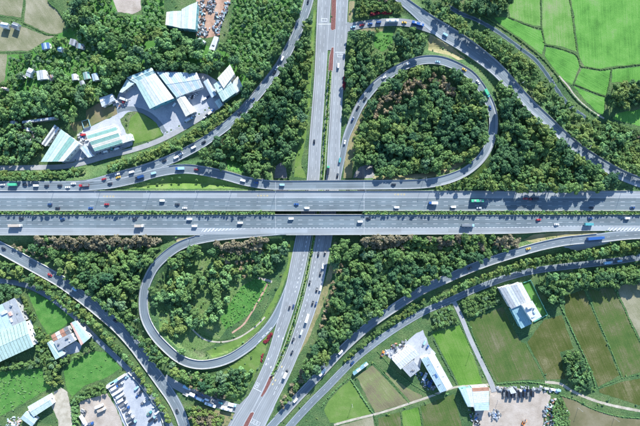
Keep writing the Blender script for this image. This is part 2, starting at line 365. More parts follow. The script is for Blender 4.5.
# ------------------------------------------------------------------ roads: control points (photo x, photo y, width, height)
def catmull(pts, step=2.5):
    pts = np.array(pts, dtype=float); out = []
    ext = np.vstack([2*pts[0]-pts[1], pts, 2*pts[-1]-pts[-2]])
    for i in range(1, len(ext)-2):
        p0, p1, p2, p3 = ext[i-1], ext[i], ext[i+1], ext[i+2]
        n = max(2, int(np.hypot(*(p2-p1)[:2]) / step))
        for k in range(n):
            t = k / n
            out.append(0.5*((2*p1) + (-p0+p2)*t + (2*p0-5*p1+4*p2-p3)*t*t + (-p0+3*p1-3*p2+p3)*t**3))
    out.append(ext[-2]); return np.array(out)
class Road:
    def __init__(s, pts, lift=0.0):
        pts = [tuple(p) for p in pts]
        wp = [(*P(p[0], p[1], p[3]), p[2], p[3]) for p in pts]
        c = catmull(wp); s.xy = c[:, :2]; s.w = c[:, 2]; s.z = c[:, 3] + lift
        d = np.gradient(s.xy, axis=0); d /= np.linalg.norm(d, axis=1)[:, None]
        s.t = d; s.n = np.stack([-d[:, 1], d[:, 0]], 1)           # n: left of travel along the list
        seg = np.linalg.norm(np.diff(s.xy, axis=0), axis=1); s.s = np.concatenate([[0], np.cumsum(seg)])
    def at(s, a, off=0.0):
        x = np.interp(a, s.s, s.xy[:, 0]); y = np.interp(a, s.s, s.xy[:, 1]); z = np.interp(a, s.s, s.z)
        nx = np.interp(a, s.s, s.n[:, 0]); ny = np.interp(a, s.s, s.n[:, 1])
        return x + nx*off, y + ny*off, z
    def width(s, a): return np.interp(a, s.s, s.w)
    def near(s, px, py, dz=0.0):
        """arc length and offset of the photo pixel"""
        best = None
        for zz in (0, 3, 6, 8.5):
            x, y = P(px, py, zz + dz)
            i = int(np.argmin((s.xy[:, 0]-x)**2 + (s.xy[:, 1]-y)**2))
            if best is None or abs(s.z[i]-zz) < best[0]: best = (abs(s.z[i]-zz), i)
        i = best[1]; x, y = P(px, py, s.z[i] + dz)
        i = int(np.argmin((s.xy[:, 0]-x)**2 + (s.xy[:, 1]-y)**2))
        return s.s[i], float((x-s.xy[i, 0])*s.n[i, 0] + (y-s.xy[i, 1])*s.n[i, 1])
ZM = 8.5
RD = {}
RD['upper_motorway'] = Road([(x, 200.9, 19.6, ZM) for x in (-420,-200,-60,80,200,320,450,560,700,860,1060)])
RD['lower_motorway'] = Road([(-420,224.9,20.2,ZM),(-200,224.9,20.2,ZM),(-60,224.9,20.2,ZM),(80,224.8,20.2,ZM),(200,224.8,20.0,ZM),(320,224.7,19.9,ZM),(450,224.4,19.2,ZM),(520,224.0,18.2,ZM),(560,222.9,16.2,ZM),(640,222.6,15.8,ZM),(860,222.6,16.2,ZM),(1060,222.6,16.2,ZM)])
RD['right_loop_ramp'] = Road([(335.5,196,5,0),(338.4,178,5.5,0),(342,158,6.5,0),(346,138,7,.3),(351.5,124,8,.8),(360,105.4,8.3,1.8),(373,87.7,8.5,2.7),(386.5,76.3,8.5,3.3),(400,68,8.5,3.8),(413,62.4,8.5,4.3),(427,59.6,8.5,4.8),(440.4,60.4,8.5,5.2),(452,64.2,8.5,5.5),(463.8,70.2,8.5,5.9),(472,76.2,8.5,6.2),(479,84.8,8.5,6.5),(485,94.4,8.5,6.8),(490,104.6,8.5,7),(493,116,8.5,7.3),(493.2,128,8.5,7.6),(491,138,8.5,7.9),(487.5,148,8.5,8.1),(482,157,8.5,8.3),(473.8,165.4,8.5,8.5),(463.8,172.5,8.5,ZM),(452,177.6,9,ZM),(440.4,181,9,ZM),(427,183.2,9,ZM),(410,184.3,9,ZM),(390,184.6,9,ZM),(360,184.8,9,ZM),(320,185,9,ZM),(280,185.2,9,ZM),(262,184,9,ZM),(243,180.4,9,ZM),(229.7,176.6,9,ZM),(213,172.6,9,ZM),(194,169.4,9,ZM),(180.6,168.9,9,ZM),(167.2,170.4,9,ZM),(153.8,173.2,9,ZM),(140.4,177.2,9,ZM),(123.7,181.3,9,ZM),(107,184,9.5,ZM),(85,185.5,10,ZM),(60,186,10,ZM),(0,186,10,ZM),(-60,186,10,ZM),(-200,186,10,ZM),(-420,186,10,ZM)], -0.02)
RD['upper_left_ramp'] = Road([(335,-180,9,3),(322,-80,9,3.6),(314.5,-30,9,4),(308.3,1.7,9,4.5),(303.3,17,9,4.7),(296.6,33.6,9,4.9),(288.3,50.4,9,5.1),(279,66.9,9,5.3),(264.8,85.4,9,5.6),(253,99.6,9,6),(239.8,113.8,9,6.5),(226.4,125.8,9,7),(213,135.6,9,7.3),(200.6,144,9,7.7),(178.9,155.6,9,8),(164.7,161.6,9,8.2),(145.5,168.4,8.5,8.4),(128.8,173.2,8.5,ZM),(107,178.8,8,ZM),(88,182.5,6,ZM),(66,184,5,ZM)], -0.05)
RD['right_ramp'] = Road([(300,-110,9,1.5),(355,-45,9,1.8),(388,-12,9,2),(400.6,-1,9,2),(413.6,9.2,10,2.2),(427,20,13,2.5),(443.7,31.7,15.5,3),(460.4,42,15,3.5),(477,53.5,14,4),(494,67,13,4.6),(507,80.2,12,5.2),(517.3,91.5,11,5.7),(531,106,10.5,6.2),(543,117,10,6.7),(553,126.5,10,7),(568,140.5,10,7.5),(581.5,151.3,10,7.9),(596.5,161,10,8.2),(610,169,10,8.4),(623.3,175.8,10,ZM),(640,182.2,10,ZM),(668,190,9,ZM),(705,195.5,8,ZM)], -0.03)
RD['bus_street'] = Road([(340,28.5,8,0),(350,26.8,8,.2),(361.8,24.6,7.5,.6),(373.5,23.0,7.5,1),(391.9,21.8,7.5,1.6),(407,22.6,7.5,2.1),(420,25.6,7.5,2.45),(436,31.5,6.5,2.75)], -0.06)
RD['lower_right_ramp'] = Road([(720,231.5,8.5,ZM),(640,234.4,8.5,ZM),(616.6,235.8,9,ZM),(600,237.8,9,ZM),(583,239.2,8.5,8.3),(566.4,240.9,8.5,8),(549.7,244,8.3,7.6),(533,248,8.3,7.2),(510.6,254.5,8.3,6.5),(494,259.7,8.3,6),(477,265.7,8.3,5.4),(460.4,272.5,8.3,4.8),(443.7,280,8.3,4.2),(420.3,291,8.3,3.4),(403.6,301.3,8.3,2.8),(387,312.4,8.3,2.2),(370.2,324.3,8.3,1.7),(353.4,338.8,8.3,1.2),(338.4,353.6,8.3,.8),(322,371.3,8.3,.4),(306.6,388,8.3,.2),(293.3,402.3,8.3,.1),(273.2,424.4,8.3,0),(235,466,8.3,0),(150,560,8.3,0)], -0.02)
RD['lower_left_ramp'] = Road([(-160,160,11.5,6),(-80,203,11.5,5),(-40,225,11.5,4.5),(0,247.3,11.5,4),(16.7,256.5,11.5,3.7),(33.4,265.7,11.5,3.4),(50.2,275,11.5,3),(63.6,283,11.5,2.7),(80.3,295.4,11.5,2.3),(93.6,306,11.5,2),(113.7,322.8,11.5,1.4),(123.7,332.7,11.5,1.1),(135.4,346.3,11.5,.8),(150.5,367,11.5,.5),(162.2,383.4,11.5,.3),(172.2,398,11,.1),(178.9,410.6,11,0),(183.9,424,11,0),(188,440,11,0),(205,520,11,0)])
RD['left_loop_ramp'] = Road([(286,232.6,4,ZM),(260,233.6,6,ZM),(235,235,7.5,ZM),(220,236,8.3,ZM),(207.3,237.8,8.5,ZM),(190.6,241.6,8.5,8.4),(177.2,247.3,8.5,8.1),(163.8,257.3,8.5,7.6),(153.8,268.2,8.5,7.2),(147.1,281.6,8.5,6.7),(144.4,290,8.5,6.4),(143.4,300.7,8.5,6),(144.3,314.1,8.5,5.5),(148.8,326,8.5,5),(157.2,338.5,8.5,4.4),(168.9,350.3,8.5,3.8),(177,357,8.5,3.4),(187,362.3,8.5,3),(200.6,364.8,8.5,2.5),(216.3,362.9,8.5,2),(229.7,358.4,8.5,1.5),(240,352.5,8.5,1.1),(251.5,344.2,8.5,.7),(263.2,333.2,8.5,.3),(273,321,8.5,.1),(281.4,304.5,7.5,0),(287.5,288,6,0),(291.5,272,4,0)], -0.025)
RD['service_lane'] = Road([(860,210,6.5,0),(700,245,6.5,0),(640,257,6.5,0),(616.6,260.9,6.5,0),(599.9,262.8,6.5,0),(566.4,266.5,6.5,0),(533,270.9,6.5,0),(510.6,276.5,6.5,0),(493.9,282,6.5,0),(468.8,292,6.5,0),(448.7,301.3,6.5,0),(427,310.3,6.5,0),(406.9,321.6,6.5,0),(390.2,332.3,6.5,0),(376.8,341.7,7,0),(361.8,353.2,7,0),(353.4,360.5,7,0),(340.1,373.6,7.5,0),(326.7,387.6,7.5,0),(313.3,400.8,7.5,0),(296.6,418.7,7.5,0),(280,438,7.5,0),(210,520,7.5,0)], 0.08)
RD['left_carriageway'] = Road([(338,-200,13.5,0),(328,-60,13.5,0),(324.3,0,13.5,0),(322.4,35,12.6,0),(320.5,71,11.8,0),(318,106,12,0),(315.3,142,12.4,0),(313.2,178,12.6,0),(309,208,14,0),(303.7,236,15.3,0),(299,260,15.8,0),(293.8,284,14.8,0),(287,310,13,0),(279.5,334,11.5,0),(273.0,355,11,0),(264.8,375,11,0),(254.5,396,11,0),(246,411,12,0),(236.5,427,13,0),(215,470,13,0),(160,590,13,0)], 0.03)
RD['right_carriageway'] = Road([(356,-200,12,0),(346,-60,12,0),(342.3,0,12,0),(340.4,35,12,0),(338.3,71,12,0),(336.2,106,12,0),(334.2,142,12.4,0),(332.4,178,13,0),(329,208,15,0),(324.4,236,16,0),(320,260,16,0),(315.2,284,15.4,0),(308,310,14.6,0),(299.8,334,13.4,0),(291.7,355,12.6,0),(282.5,375,13.5,0),(271.7,396,14,0),(263.8,411,15.5,0),(256.5,426,16,0),(235,470,15,0),(180,590,15,0)], 0.034)
RD['truck_street'] = Road([(164,378,8,.25),(177.2,386,8,.1),(194,394,8.5,0),(214,402.3,9,0),(236,408.5,9,0),(250,411.5,9,0)], -0.01)
RD['factory_lane'] = Road([(-200,168,5,0),(-60,168,5,0),(0,168,5,0),(40,167.4,5,0),(62,166.6,5,0),(82,163,5,0),(107,156,5,0),(132,150,5,0),(157,141.5,5,0),(179,130.5,5,0),(200,118,5,0),(214,110,4,0)], 0.06)
RD['riverside_lane'] = Road([(-200,270,5,0),(-60,278,5,0),(0,281,5,0),(20,284,5,0),(34,288.5,5,0),(52,299,5,0),(77,319,5,0),(98.6,341,5,0),(126,367.5,5.5,0),(147,391.8,6,0),(158.8,407.2,6.5,0),(169.5,426,7,0),(178,445,7,0),(200,520,7,0)], 0.06)
RD['farm_lane'] = Road([(452,299,4,0),(455.6,305,4.4,0),(462.1,319,4.4,0),(468.8,335.6,4.4,0),(477,353.4,4.4,0),(485.5,371,4.4,0),(492,385,5,0),(494,392,5,0)], 0.05)
BRIDGE = (-46.0, 44.0)                       # the underpass lies between these world x
# ------------------------------------------------------------------ terrain heights on a 2 m grid
GX = np.arange(-400, 401, 2.0); GY = np.arange(-290, 291, 2.0)
XX, YY = np.meshgrid(GX, GY)
hgt = np.zeros_like(XX); clear = np.full_like(XX, 200.0)
near = {}
for k, r in RD.items():
    D = np.full(XX.shape, 1e9); I = np.zeros(XX.shape, dtype=int)
    for i0 in range(0, len(r.xy)):
        x, y = r.xy[i0]
        if abs(x) > 460 or abs(y) > 350: continue
        ix0, ix1 = np.searchsorted(GX, [x-46, x+46]); iy0, iy1 = np.searchsorted(GY, [y-46, y+46])
        if ix1 <= ix0 or iy1 <= iy0: continue
        d = (XX[iy0:iy1, ix0:ix1]-x)**2 + (YY[iy0:iy1, ix0:ix1]-y)**2
        sub = D[iy0:iy1, ix0:ix1]; m = d < sub
        sub[m] = d[m]; I[iy0:iy1, ix0:ix1][m] = i0
    D = np.sqrt(D); near[k] = (D, I)
    clear = np.minimum(clear, D - r.w[I]/2)
GROUND_ROADS = ('service_lane', 'left_carriageway', 'right_carriageway', 'truck_street', 'factory_lane', 'riverside_lane', 'farm_lane')
def on_bridge(k):
    if k in ('upper_motorway', 'lower_motorway'): return True
    return k == 'right_loop_ramp'
for k, r in RD.items():
    if k in GROUND_ROADS: continue
    D, I = near[k]; zz = r.z[I]
    c = zz - 0.35 - np.maximum(0, D - r.w[I]/2 - 1.2) / 1.7
    if on_bridge(k):
        bx = r.xy[I, 0]; by = r.z[I] > 8
        c = np.where((bx > BRIDGE[0]) & (bx < BRIDGE[1]) & by, -1, c)
    hgt = np.maximum(hgt, np.where(D < 46, c, 0))
for k, r in RD.items():
    D, I = near[k]; zz = r.z[I]
    sl = 0.75 if k in ('left_carriageway', 'right_carriageway') else 1.3
    c = zz - 0.35 + np.maximum(0, D - r.w[I]/2 - (3.0 if sl < 1 else 0.8)) * sl
    if on_bridge(k):
        bx = r.xy[I, 0]; c = np.where((bx > BRIDGE[0]-14) & (bx < BRIDGE[1]+14) & (r.z[I] > 8), 99, c)
    hgt = np.where(D < 46, np.minimum(hgt, c), hgt)
hgt = np.maximum(hgt, -0.35)
def hz(x, y):
    fx = np.clip((np.asarray(x) + 400) / 2, 0, len(GX)-1.001); fy = np.clip((np.asarray(y) + 290) / 2, 0, len(GY)-1.001)
    i = fx.astype(int); j = fy.astype(int); a = fx - i; b = fy - j
    return (hgt[j, i]*(1-a)+hgt[j, i+1]*a)*(1-b) + (hgt[j+1, i]*(1-a)+hgt[j+1, i+1]*a)*b
def roadgap(x, y):
    i = np.clip(np.round((np.asarray(x)+400)/2).astype(int), 0, len(GX)-1); j = np.clip(np.round((np.asarray(y)+290)/2).astype(int), 0, len(GY)-1)
    return clear[j, i]
def G(px, py, up=0.0):
    """photo pixel of something `up` metres above the terrain -> x, y, terrain z"""
    z = 0.0
    for _ in range(5):
        x, y = P(px, py, z + up); z = float(hz(x, y))
    return x, y, z

# ------------------------------------------------------------------ ground
ex = np.array([-3000, -1800, -1000, -600, -450]); ey = np.array([-3000, -1600, -800, -450, -330])
ax_ = np.concatenate([ex, GX, -ex[::-1]]); ay_ = np.concatenate([ey, GY, -ey[::-1]])
AX, AY = np.meshgrid(ax_, ay_)
AZ = np.where((np.abs(AX) <= 400) & (np.abs(AY) <= 290), hz(np.clip(AX, -400, 400), np.clip(AY, -290, 290)), hz(np.clip(AX, -400, 400), np.clip(AY, -290, 290)))
far = (np.abs(AX) > 1200) | (np.abs(AY) > 320); AZ = np.where(far, np.minimum(AZ, 0.0), AZ)
nx = len(ax_); ny = len(ay_)
idx = np.arange(nx*ny).reshape(ny, nx)
Q = np.stack([idx[:-1, :-1], idx[:-1, 1:], idx[1:, 1:], idx[1:, :-1]], -1).reshape(-1, 4)
me = fast_mesh('ground', np.stack([AX, AY, AZ], -1).reshape(-1, 3), Q, [M['ground']])
me.polygons.foreach_set('use_smooth', np.ones(len(me.polygons), dtype=bool))
g = bpy.data.objects.new('ground', me); COL.objects.link(g); tag(g, kind='structure')

SHEETS = []                                 # polygons (world) that trees keep clear of
def pip(poly, x, y):
    poly = np.asarray(poly); x = np.asarray(x, dtype=float); y = np.asarray(y, dtype=float); ins = np.zeros(x.shape, dtype=bool)
    n = len(poly)
    for i in range(n):
        x0, y0 = poly[i]; x1, y1 = poly[(i+1) % n]
        c = (y0 > y) != (y1 > y)
        ins ^= c & (x < (x1-x0)*(y-y0)/((y1-y0) or 1e-9) + x0)
    return ins
noplant = np.zeros(XX.shape, dtype=bool)
def block(poly): 
    global noplant
    noplant |= pip(poly, XX, YY)
def blocked(x, y):
    i = np.clip(np.round((np.asarray(x)+400)/2).astype(int), 0, len(GX)-1); j = np.clip(np.round((np.asarray(y)+290)/2).astype(int), 0, len(GY)-1)
    return noplant[j, i]
def wpoly(pts, up=0.0): return [G(a, b, up)[:2] for a, b in pts]
def rough_edge(poly, step=3.0, amp=0.45):
    out = []; n = len(poly)
    for i in range(n):
        a = Vector(poly[i]); b = Vector(poly[(i+1) % n]); L = (b-a).length; k = max(1, int(L/step))
        nn = Vector((-(b-a).y, (b-a).x)).normalized() if L > 0 else Vector((0, 0))
        for j in range(k):
            p = a.lerp(b, j/k) + nn*random.uniform(-amp, amp)*(1 if j else 0.3); out.append((p.x, p.y))
    return out
def sheet(name, pts, mat, off, plant=False, amp=0.45, kind='structure', parent=None):
    poly = wpoly(pts)
    if not plant: block(poly)
    if amp: poly = rough_edge(poly, amp=amp)
    bm = bmesh.new(); vs = [bm.verts.new((x, y, 0)) for x, y in poly]; bm.faces.new(vs)
    xs = [p[0] for p in poly]; ys = [p[1] for p in poly]
    sx = np.linspace(min(xs), max(xs), 24); sy = np.linspace(min(ys), max(ys), 24); mx_, my_ = np.meshgrid(sx, sy)
    if float(np.ptp(hz(mx_, my_))) > 0.04:
        bmesh.ops.triangulate(bm, faces=bm.faces[:])
        for ax, lo, hi in (((1,0,0), min(xs), max(xs)), ((0,1,0), min(ys), max(ys))):
            for c in np.arange(math.ceil(lo/2)*2, hi, 2.0):
                co = (c, 0, 0) if ax[0] else (0, c, 0)
                bmesh.ops.bisect_plane(bm, geom=bm.verts[:]+bm.edges[:]+bm.faces[:], plane_co=co, plane_no=ax)
    for v in bm.verts: v.co.z = float(hz(v.co.x, v.co.y)) + off
    bmesh.ops.recalc_face_normals(bm, faces=bm.faces)
    me = bpy.data.meshes.new(name); bm.to_mesh(me); bm.free(); me.materials.append(mat)
    for p in me.polygons:
        if p.normal.z < 0: p.flip()
    o = bpy.data.objects.new(name, me); COL.objects.link(o)
    if parent: o.parent = parent
    else: tag(o, kind=kind)
    return o

# ------------------------------------------------------------------ road surfaces
def ribbon(name, r, o0, o1, mat, dz=0.0, s0=None, s1=None, skirt=0.0, parent=None, step=2.5, kind=None):
    """strip of the road between two offsets; o0 > o1 may be numbers or functions of the half width"""
    s0 = r.s[0] if s0 is None else max(s0, r.s[0]); s1 = r.s[-1] if s1 is None else min(s1, r.s[-1])
    ss = np.linspace(s0, s1, max(2, int((s1-s0)/step)))
    hw = r.width(ss)/2
    a = o0(hw) if callable(o0) else np.full_like(ss, o0); b = o1(hw) if callable(o1) else np.full_like(ss, o1)
    xa, ya, z = r.at(ss, a); xb, yb, _ = r.at(ss, b); z = z + dz
    V, F, U = [], [], []
    for i in range(len(ss)):
        if skirt:
            V += [(xa[i], ya[i], z[i]-skirt), (xa[i], ya[i], z[i]), (xb[i], yb[i], z[i]), (xb[i], yb[i], z[i]-skirt)]
            U += [(a[i], ss[i])]*2 + [(b[i], ss[i])]*2
        else:
            V += [(xa[i], ya[i], z[i]), (xb[i], yb[i], z[i])]; U += [(a[i], ss[i]), (b[i], ss[i])]
    k = 4 if skirt else 2
    for i in range(len(ss)-1):
        for j in range(k-1): F.append((i*k+j, i*k+j+1, (i+1)*k+j+1, (i+1)*k+j))
        if skirt: F.append((i*k+3, i*k, (i+1)*k, (i+1)*k+3))
    o = mesh_obj(name, V, F, mat, parent, uvs=U)
    if F and o.data.polygons[0].normal.z < 0 and not skirt: o.data.flip_normals()
    if kind: tag(o, kind=kind)
    return o
ROADMAT = {'upper_motorway':'asphalt','lower_motorway':'asphalt','right_loop_ramp':'asphalt_dark','upper_left_ramp':'asphalt_dark','right_ramp':'asphalt_dark','bus_street':'asphalt_light','lower_right_ramp':'asphalt_dark','lower_left_ramp':'asphalt_dark','left_loop_ramp':'asphalt_dark','service_lane':'asphalt_dark','left_carriageway':'asphalt_light','right_carriageway':'asphalt_light','truck_street':'asphalt_light','factory_lane':'lane','riverside_lane':'asphalt_dark','farm_lane':'lane'}
ROBJ = {}
for k, r in RD.items():
    sk = 1.1 if r.z.max() > 5 else 0.5
    ROBJ[k] = ribbon(k if 'motorway' not in k else k + '_road', r, lambda h: h, lambda h: -h, M[ROADMAT[k]], 0, skirt=sk, kind='structure')

marks = {}
def mk(k): return marks.setdefault(k, MB())
def line(k, off, s0=None, s1=None, wd=0.3, dash=None, key=None, dz=0.03):
    """painted line along a road, solid or dashed (length, gap)"""
    r = RD[k]; m = mk(key or k)
    s0 = r.s[0] if s0 is None else s0; s1 = r.s[-1] if s1 is None else s1
    segs = []
    if dash:
        a = s0
        while a + dash[0] < s1: segs.append((a, a+dash[0])); a += sum(dash)
    else:
        n = max(1, int((s1-s0)/4)); e = np.linspace(s0, s1, n+1); segs = list(zip(e[:-1], e[1:]))
    for a, b in segs:
        oa = off(r.width(a)/2) if callable(off) else off; ob = off(r.width(b)/2) if callable(off) else off
        p = [r.at(a, oa+wd/2), r.at(a, oa-wd/2), r.at(b, ob-wd/2), r.at(b, ob+wd/2)]
        m.poly([(q[0], q[1], q[2]+dz) for q in p])
def S(k, px, py): return RD[k].near(px, py)[0]
def OFF(k, py, px=320): return RD[k].near(px, py)[1]
# motorway lanes
uo = {y: OFF('upper_motorway', y) for y in (191.4, 197.8, 201.7, 205.5, 209.9)}
for y in (201.7, 205.5): line('upper_motorway', uo[y], wd=0.26, dash=(4.2, 6.0))
for y in (197.8, 209.9): line('upper_motorway', uo[y], wd=0.26)
lo = {y: OFF('lower_motorway', y) for y in (215.9, 219.9, 224.1, 228.0)}
for y in (219.9, 224.1): line('lower_motorway', lo[y], wd=0.26, dash=(4.2, 6.0))
line('lower_motorway', lo[215.9], wd=0.26)
line('lower_motorway', lo[228.0], wd=0.26, s1=S('lower_motorway', 214, 228))
line('lower_motorway', lo[228.0], wd=0.5, s0=S('lower_motorway', 250, 228), s1=S('lower_motorway', 604, 228), dash=(1.6, 2.0))
line('lower_motorway', lo[228.0], wd=0.26, s0=S('lower_motorway', 606, 228))
# lighter hard shoulders
rU, rL = RD['upper_motorway'], RD['lower_motorway']
ribbon('hard_shoulder', rU, rU.w[0]/2 - 0.5 if uo[191.4] > 0 else -rU.w[0]/2 + 0.5, uo[197.8], M['shoulder'], 0.015, parent=ROBJ['upper_motorway'])
ribbon('hard_shoulder', rL, lo[228.0], lambda h: -h+0.5 if lo[228.0] < 0 else h-0.5, M['shoulder'], 0.015, parent=ROBJ['lower_motorway'])
for k in ('right_loop_ramp', 'upper_left_ramp', 'lower_right_ramp', 'lower_left_ramp', 'left_loop_ramp', 'right_ramp'):
    line(k, lambda h: h-0.75, wd=0.28); line(k, lambda h: -h+0.75, wd=0.28)
line('lower_left_ramp', 0.0, wd=0.2, dash=(4, 6)); line('upper_left_ramp', 0.3, wd=0.25, dash=(3.5, 6))
line('right_ramp', 1.0, wd=0.2, dash=(4, 6)); line('lower_right_ramp', 0.2, wd=0.22, dash=(3, 6), s1=S('lower_right_ramp', 480, 264))
ribbon('ramp_shoulder', RD['right_loop_ramp'], lambda h: h-0.6, lambda h: h-2.4, M['shoulder'], 0.015, s0=S('right_loop_ramp', 347, 138), s1=S('right_loop_ramp', 440, 181), parent=ROBJ['right_loop_ramp'])
ribbon('ramp_shoulder', RD['right_ramp'], lambda h: -h+0.5, lambda h: -h+3.0, M['shoulder'], 0.015, s0=S('right_ramp', 425, 19), parent=ROBJ['right_ramp'])
# local road
for k in ('left_carriageway', 'right_carriageway'):
    line(k, lambda h: h-0.6, wd=0.26); line(k, lambda h: -h+0.6, wd=0.26)
    if k == 'left_carriageway':
        line(k, lambda h: -h+4.6, wd=0.2, dash=(3.4, 5), s0=S(k, 330, -60), s1=S(k, 254, 396)); line(k, lambda h: -h+8.0, wd=0.2, dash=(3.4, 5), s1=S(k, 279, 334))
        line(k, lambda h: h-4.0 , wd=0.7, dash=(2.0, 2.6), s0=S(k, 305, 232), s1=S(k, 292, 291))
    else:
        line(k, lambda h: h-4.6, wd=0.2, dash=(3.4, 5), s1=S(k, 271, 396)); line(k, lambda h: h-8.2, wd=0.2, dash=(3.4, 5), s1=S(k, 271, 396))
        line(k, lambda h: -h+3.6, wd=0.55, dash=(2.4, 3.2), s0=S(k, 326, 230), s1=S(k, 296, 345))
line('bus_street', 0.0, wd=0.2, s0=14)
line('service_lane', 0.0, wd=0.22, dash=(2, 7)); line('service_lane', lambda h: h-.4, wd=.18); line('service_lane', lambda h: -h+.4, wd=.18)

def quadmark(key, pts, z):
    mk(key).poly([(*P(a, b, z), z) for a, b in pts])
def rectmark(key, cx, cy, lx, ly, ang, z, wd=0.4):
    """outlined box: centre pixel, sizes, direction"""
    c, s = math.cos(ang), math.sin(ang); x0, y0 = P(cx, cy, z); m = mk(key)
    def q(u0, u1, v0, v1): m.poly([(x0+u*c-v*s, y0+u*s+v*c, z) for u, v in ((u0,v0),(u1,v0),(u1,v1),(u0,v1))])
    q(-lx/2, lx/2, -ly/2, -ly/2+wd); q(-lx/2, lx/2, ly/2-wd, ly/2); q(-lx/2, -lx/2+wd, -ly/2+wd, ly/2-wd); q(lx/2-wd, lx/2, -ly/2+wd, ly/2-wd)
def bar(key, x0, y0, x1, y1, wd, z):
    a = Vector(P(x0, y0, z)); b = Vector(P(x1, y1, z)); n = (b-a).normalized(); n = Vector((-n.y, n.x))*wd/2
    mk(key).poly([(*(a+n), z), (*(a-n), z), (*(b-n), z), (*(b+n), z)])
zl = 0.07
rectmark('left_carriageway', 324.2, 19.8, 3.4, 6, R(88), zl, .5); bar('left_carriageway', 318, 24, 331, 24, .7, zl)
rectmark('right_carriageway', 340.2, 55.5, 3.2, 5.4, R(88), zl, .5); bar('right_carriageway', 335, 52.2, 344.5, 52.2, .7, zl)
rectmark('left_carriageway', 257.3, 385.3, 5, 3.2, R(62), zl, .5); bar('left_carriageway', 253.6, 388.0, 261.2, 391.9, .8, zl)
rectmark('left_carriageway', 257.3, 385.3, 1.6, 1.2, R(62), zl, .4)
for i in range(3): rectmark('right_carriageway', 252.3 + i*2.9, 421.3 + i*1.5, 4, 2.6, R(62), zl, .4)
bar('right_carriageway', 251.5, 418.5, 260.5, 423.2, .7, zl)
for (x, y) in ((277.4,386.2),(275.2,391.4),(280.7,380.6),(283.4,372),(284.6,366.5),(279.4,327.6)): bar('right_carriageway', x, y, x-1.7, y+3.6, .55, zl)
for (x, y) in ((275.8,379.5),(273.2,383.4),(273.6,376.8),(282.2,366.0)): bar('yellow', x, y, x-.9, y+1.8, 1.1, zl)
for (x, y) in ((266.6,363.2),(271.3,366.2),(279,335.4),(283.5,337.6),(268.8,358)): bar('left_carriageway', x, y, x-.8, y+2, 1.3, zl)
for (x0,y0) in ((258.3,342.3),(262.0,337.5),(265.8,334.2),(269.2,330)): bar('left_loop_ramp', x0, y0, x0+2.6, y0-2.6, .8, .62 if x0 < 262 else .4)
# kanji-like yellow shoulder lettering, too small to read: blocks of short strokes
for cx, cy in ((104,196.4),(258,195.6),(395,194.4)):
    for i in range(4):
        bx = cx + i*3.1
        for (u0,v0,u1,v1) in ((-.9,-.6,.9,-.6),(-.9,.05,.9,.05),(-.9,.65,.9,.65),(0,-.8,0,.8)) if i % 2 else ((-.9,-.7,-.2,.7),(.1,-.7,.9,-.7),(.1,0,.9,0),(.5,-.7,.5,.8)):
            bar('yellow', bx+u0, cy+v0, bx+u1, cy+v1, .3, ZM+.04)
# striped gores
def gore(pts_top, pts_bot, n, z):
    for i in range(n):
        t = i/n; t2 = (i+.5)/n
        a0 = pts_top[0]+(pts_top[1]-pts_top[0])*t; a1 = pts_top[0]+(pts_top[1]-pts_top[0])*t2
        b0 = pts_bot[0]+(pts_bot[1]-pts_bot[0])*max(0, t-.03); b1 = pts_bot[0]+(pts_bot[1]-pts_bot[0])*max(0, t2-.03)
        yt0 = pts_top[2]+(pts_top[3]-pts_top[2])*t; yb0 = pts_bot[2]+(pts_bot[3]-pts_bot[2])*t
        quadmark('lower_motorway', [(a0,yt0),(a1,yt0),(b1,yb0),(b0,yb0)], z)
gore((203,248,228.6,228.4), (201,247,232.2,229.0), 13, ZM+.05)
gore((609,670,227.6,227.6), (607,668,231.0,231.0), 17, ZM+.05)

# barriers along the road edges
def wall_along(r, off, s0, s1, hgt_, wd, mat, name, label, step=5.0):
    ss = np.linspace(s0, s1, max(2, int((s1-s0)/step))); hw = r.width(ss)/2
    oo = off(hw) if callable(off) else np.full_like(ss, off)
    V, F = [], []
    for sgn in (0,):
        x0, y0, z = r.at(ss, oo+wd/2); x1, y1, _ = r.at(ss, oo-wd/2)
    for i in range(len(ss)): V += [(x0[i],y0[i],z[i]-.6),(x0[i]*.7+x1[i]*.3,y0[i]*.7+y1[i]*.3,z[i]+hgt_),(x0[i]*.3+x1[i]*.7,y0[i]*.3+y1[i]*.7,z[i]+hgt_),(x1[i],y1[i],z[i]-.6)]
    for i in range(len(ss)-1):
        for j in range(3): F.append((i*4+j, i*4+j+1, (i+1)*4+j+1, (i+1)*4+j))
    F += [(0,1,2,3), tuple((len(ss)-1)*4+j for j in (3,2,1,0))]
    o = mesh_obj(name, V, F, mat)
    bm = bmesh.new(); bm.from_mesh(o.data); bmesh.ops.recalc_face_normals(bm, faces=bm.faces); bm.to_mesh(o.data); bm.free()
    tag(o, label, 'barrier', 'concrete barriers along the carriageways')
up = 1 if uo[191.4] > 0 else -1
dn = -1 if lo[228.0] < 0 else 1
B = 'crash_barrier'
wall_along(rU, lambda h: up*h, rU.s[0], S('upper_motorway', 626, 191), .95, .5, M['concrete'], B, 'concrete barrier along the upper edge of the upper motorway carriageway')
wall_along(rU, lambda h: -up*h, rU.s[0], rU.s[-1], .9, .5, M['concrete'], B, 'concrete barrier between the upper carriageway and the median hedge')
wall_along(rL, lambda h: -dn*h, rL.s[0], rL.s[-1], .9, .5, M['concrete'], B, 'concrete barrier between the lower carriageway and the median hedge')
wall_along(rL, lambda h: dn*h, rL.s[0], S('lower_motorway', 200, 234), .95, .5, M['concrete'], B, 'concrete barrier along the lower motorway edge from the left to the loop ramp')
wall_along(rL, lambda h: dn*h, S('lower_motorway', 285, 234), S('lower_motorway', 606, 231), .95, .5, M['concrete'], B, 'concrete barrier along the lower motorway edge from the bridge rightwards')
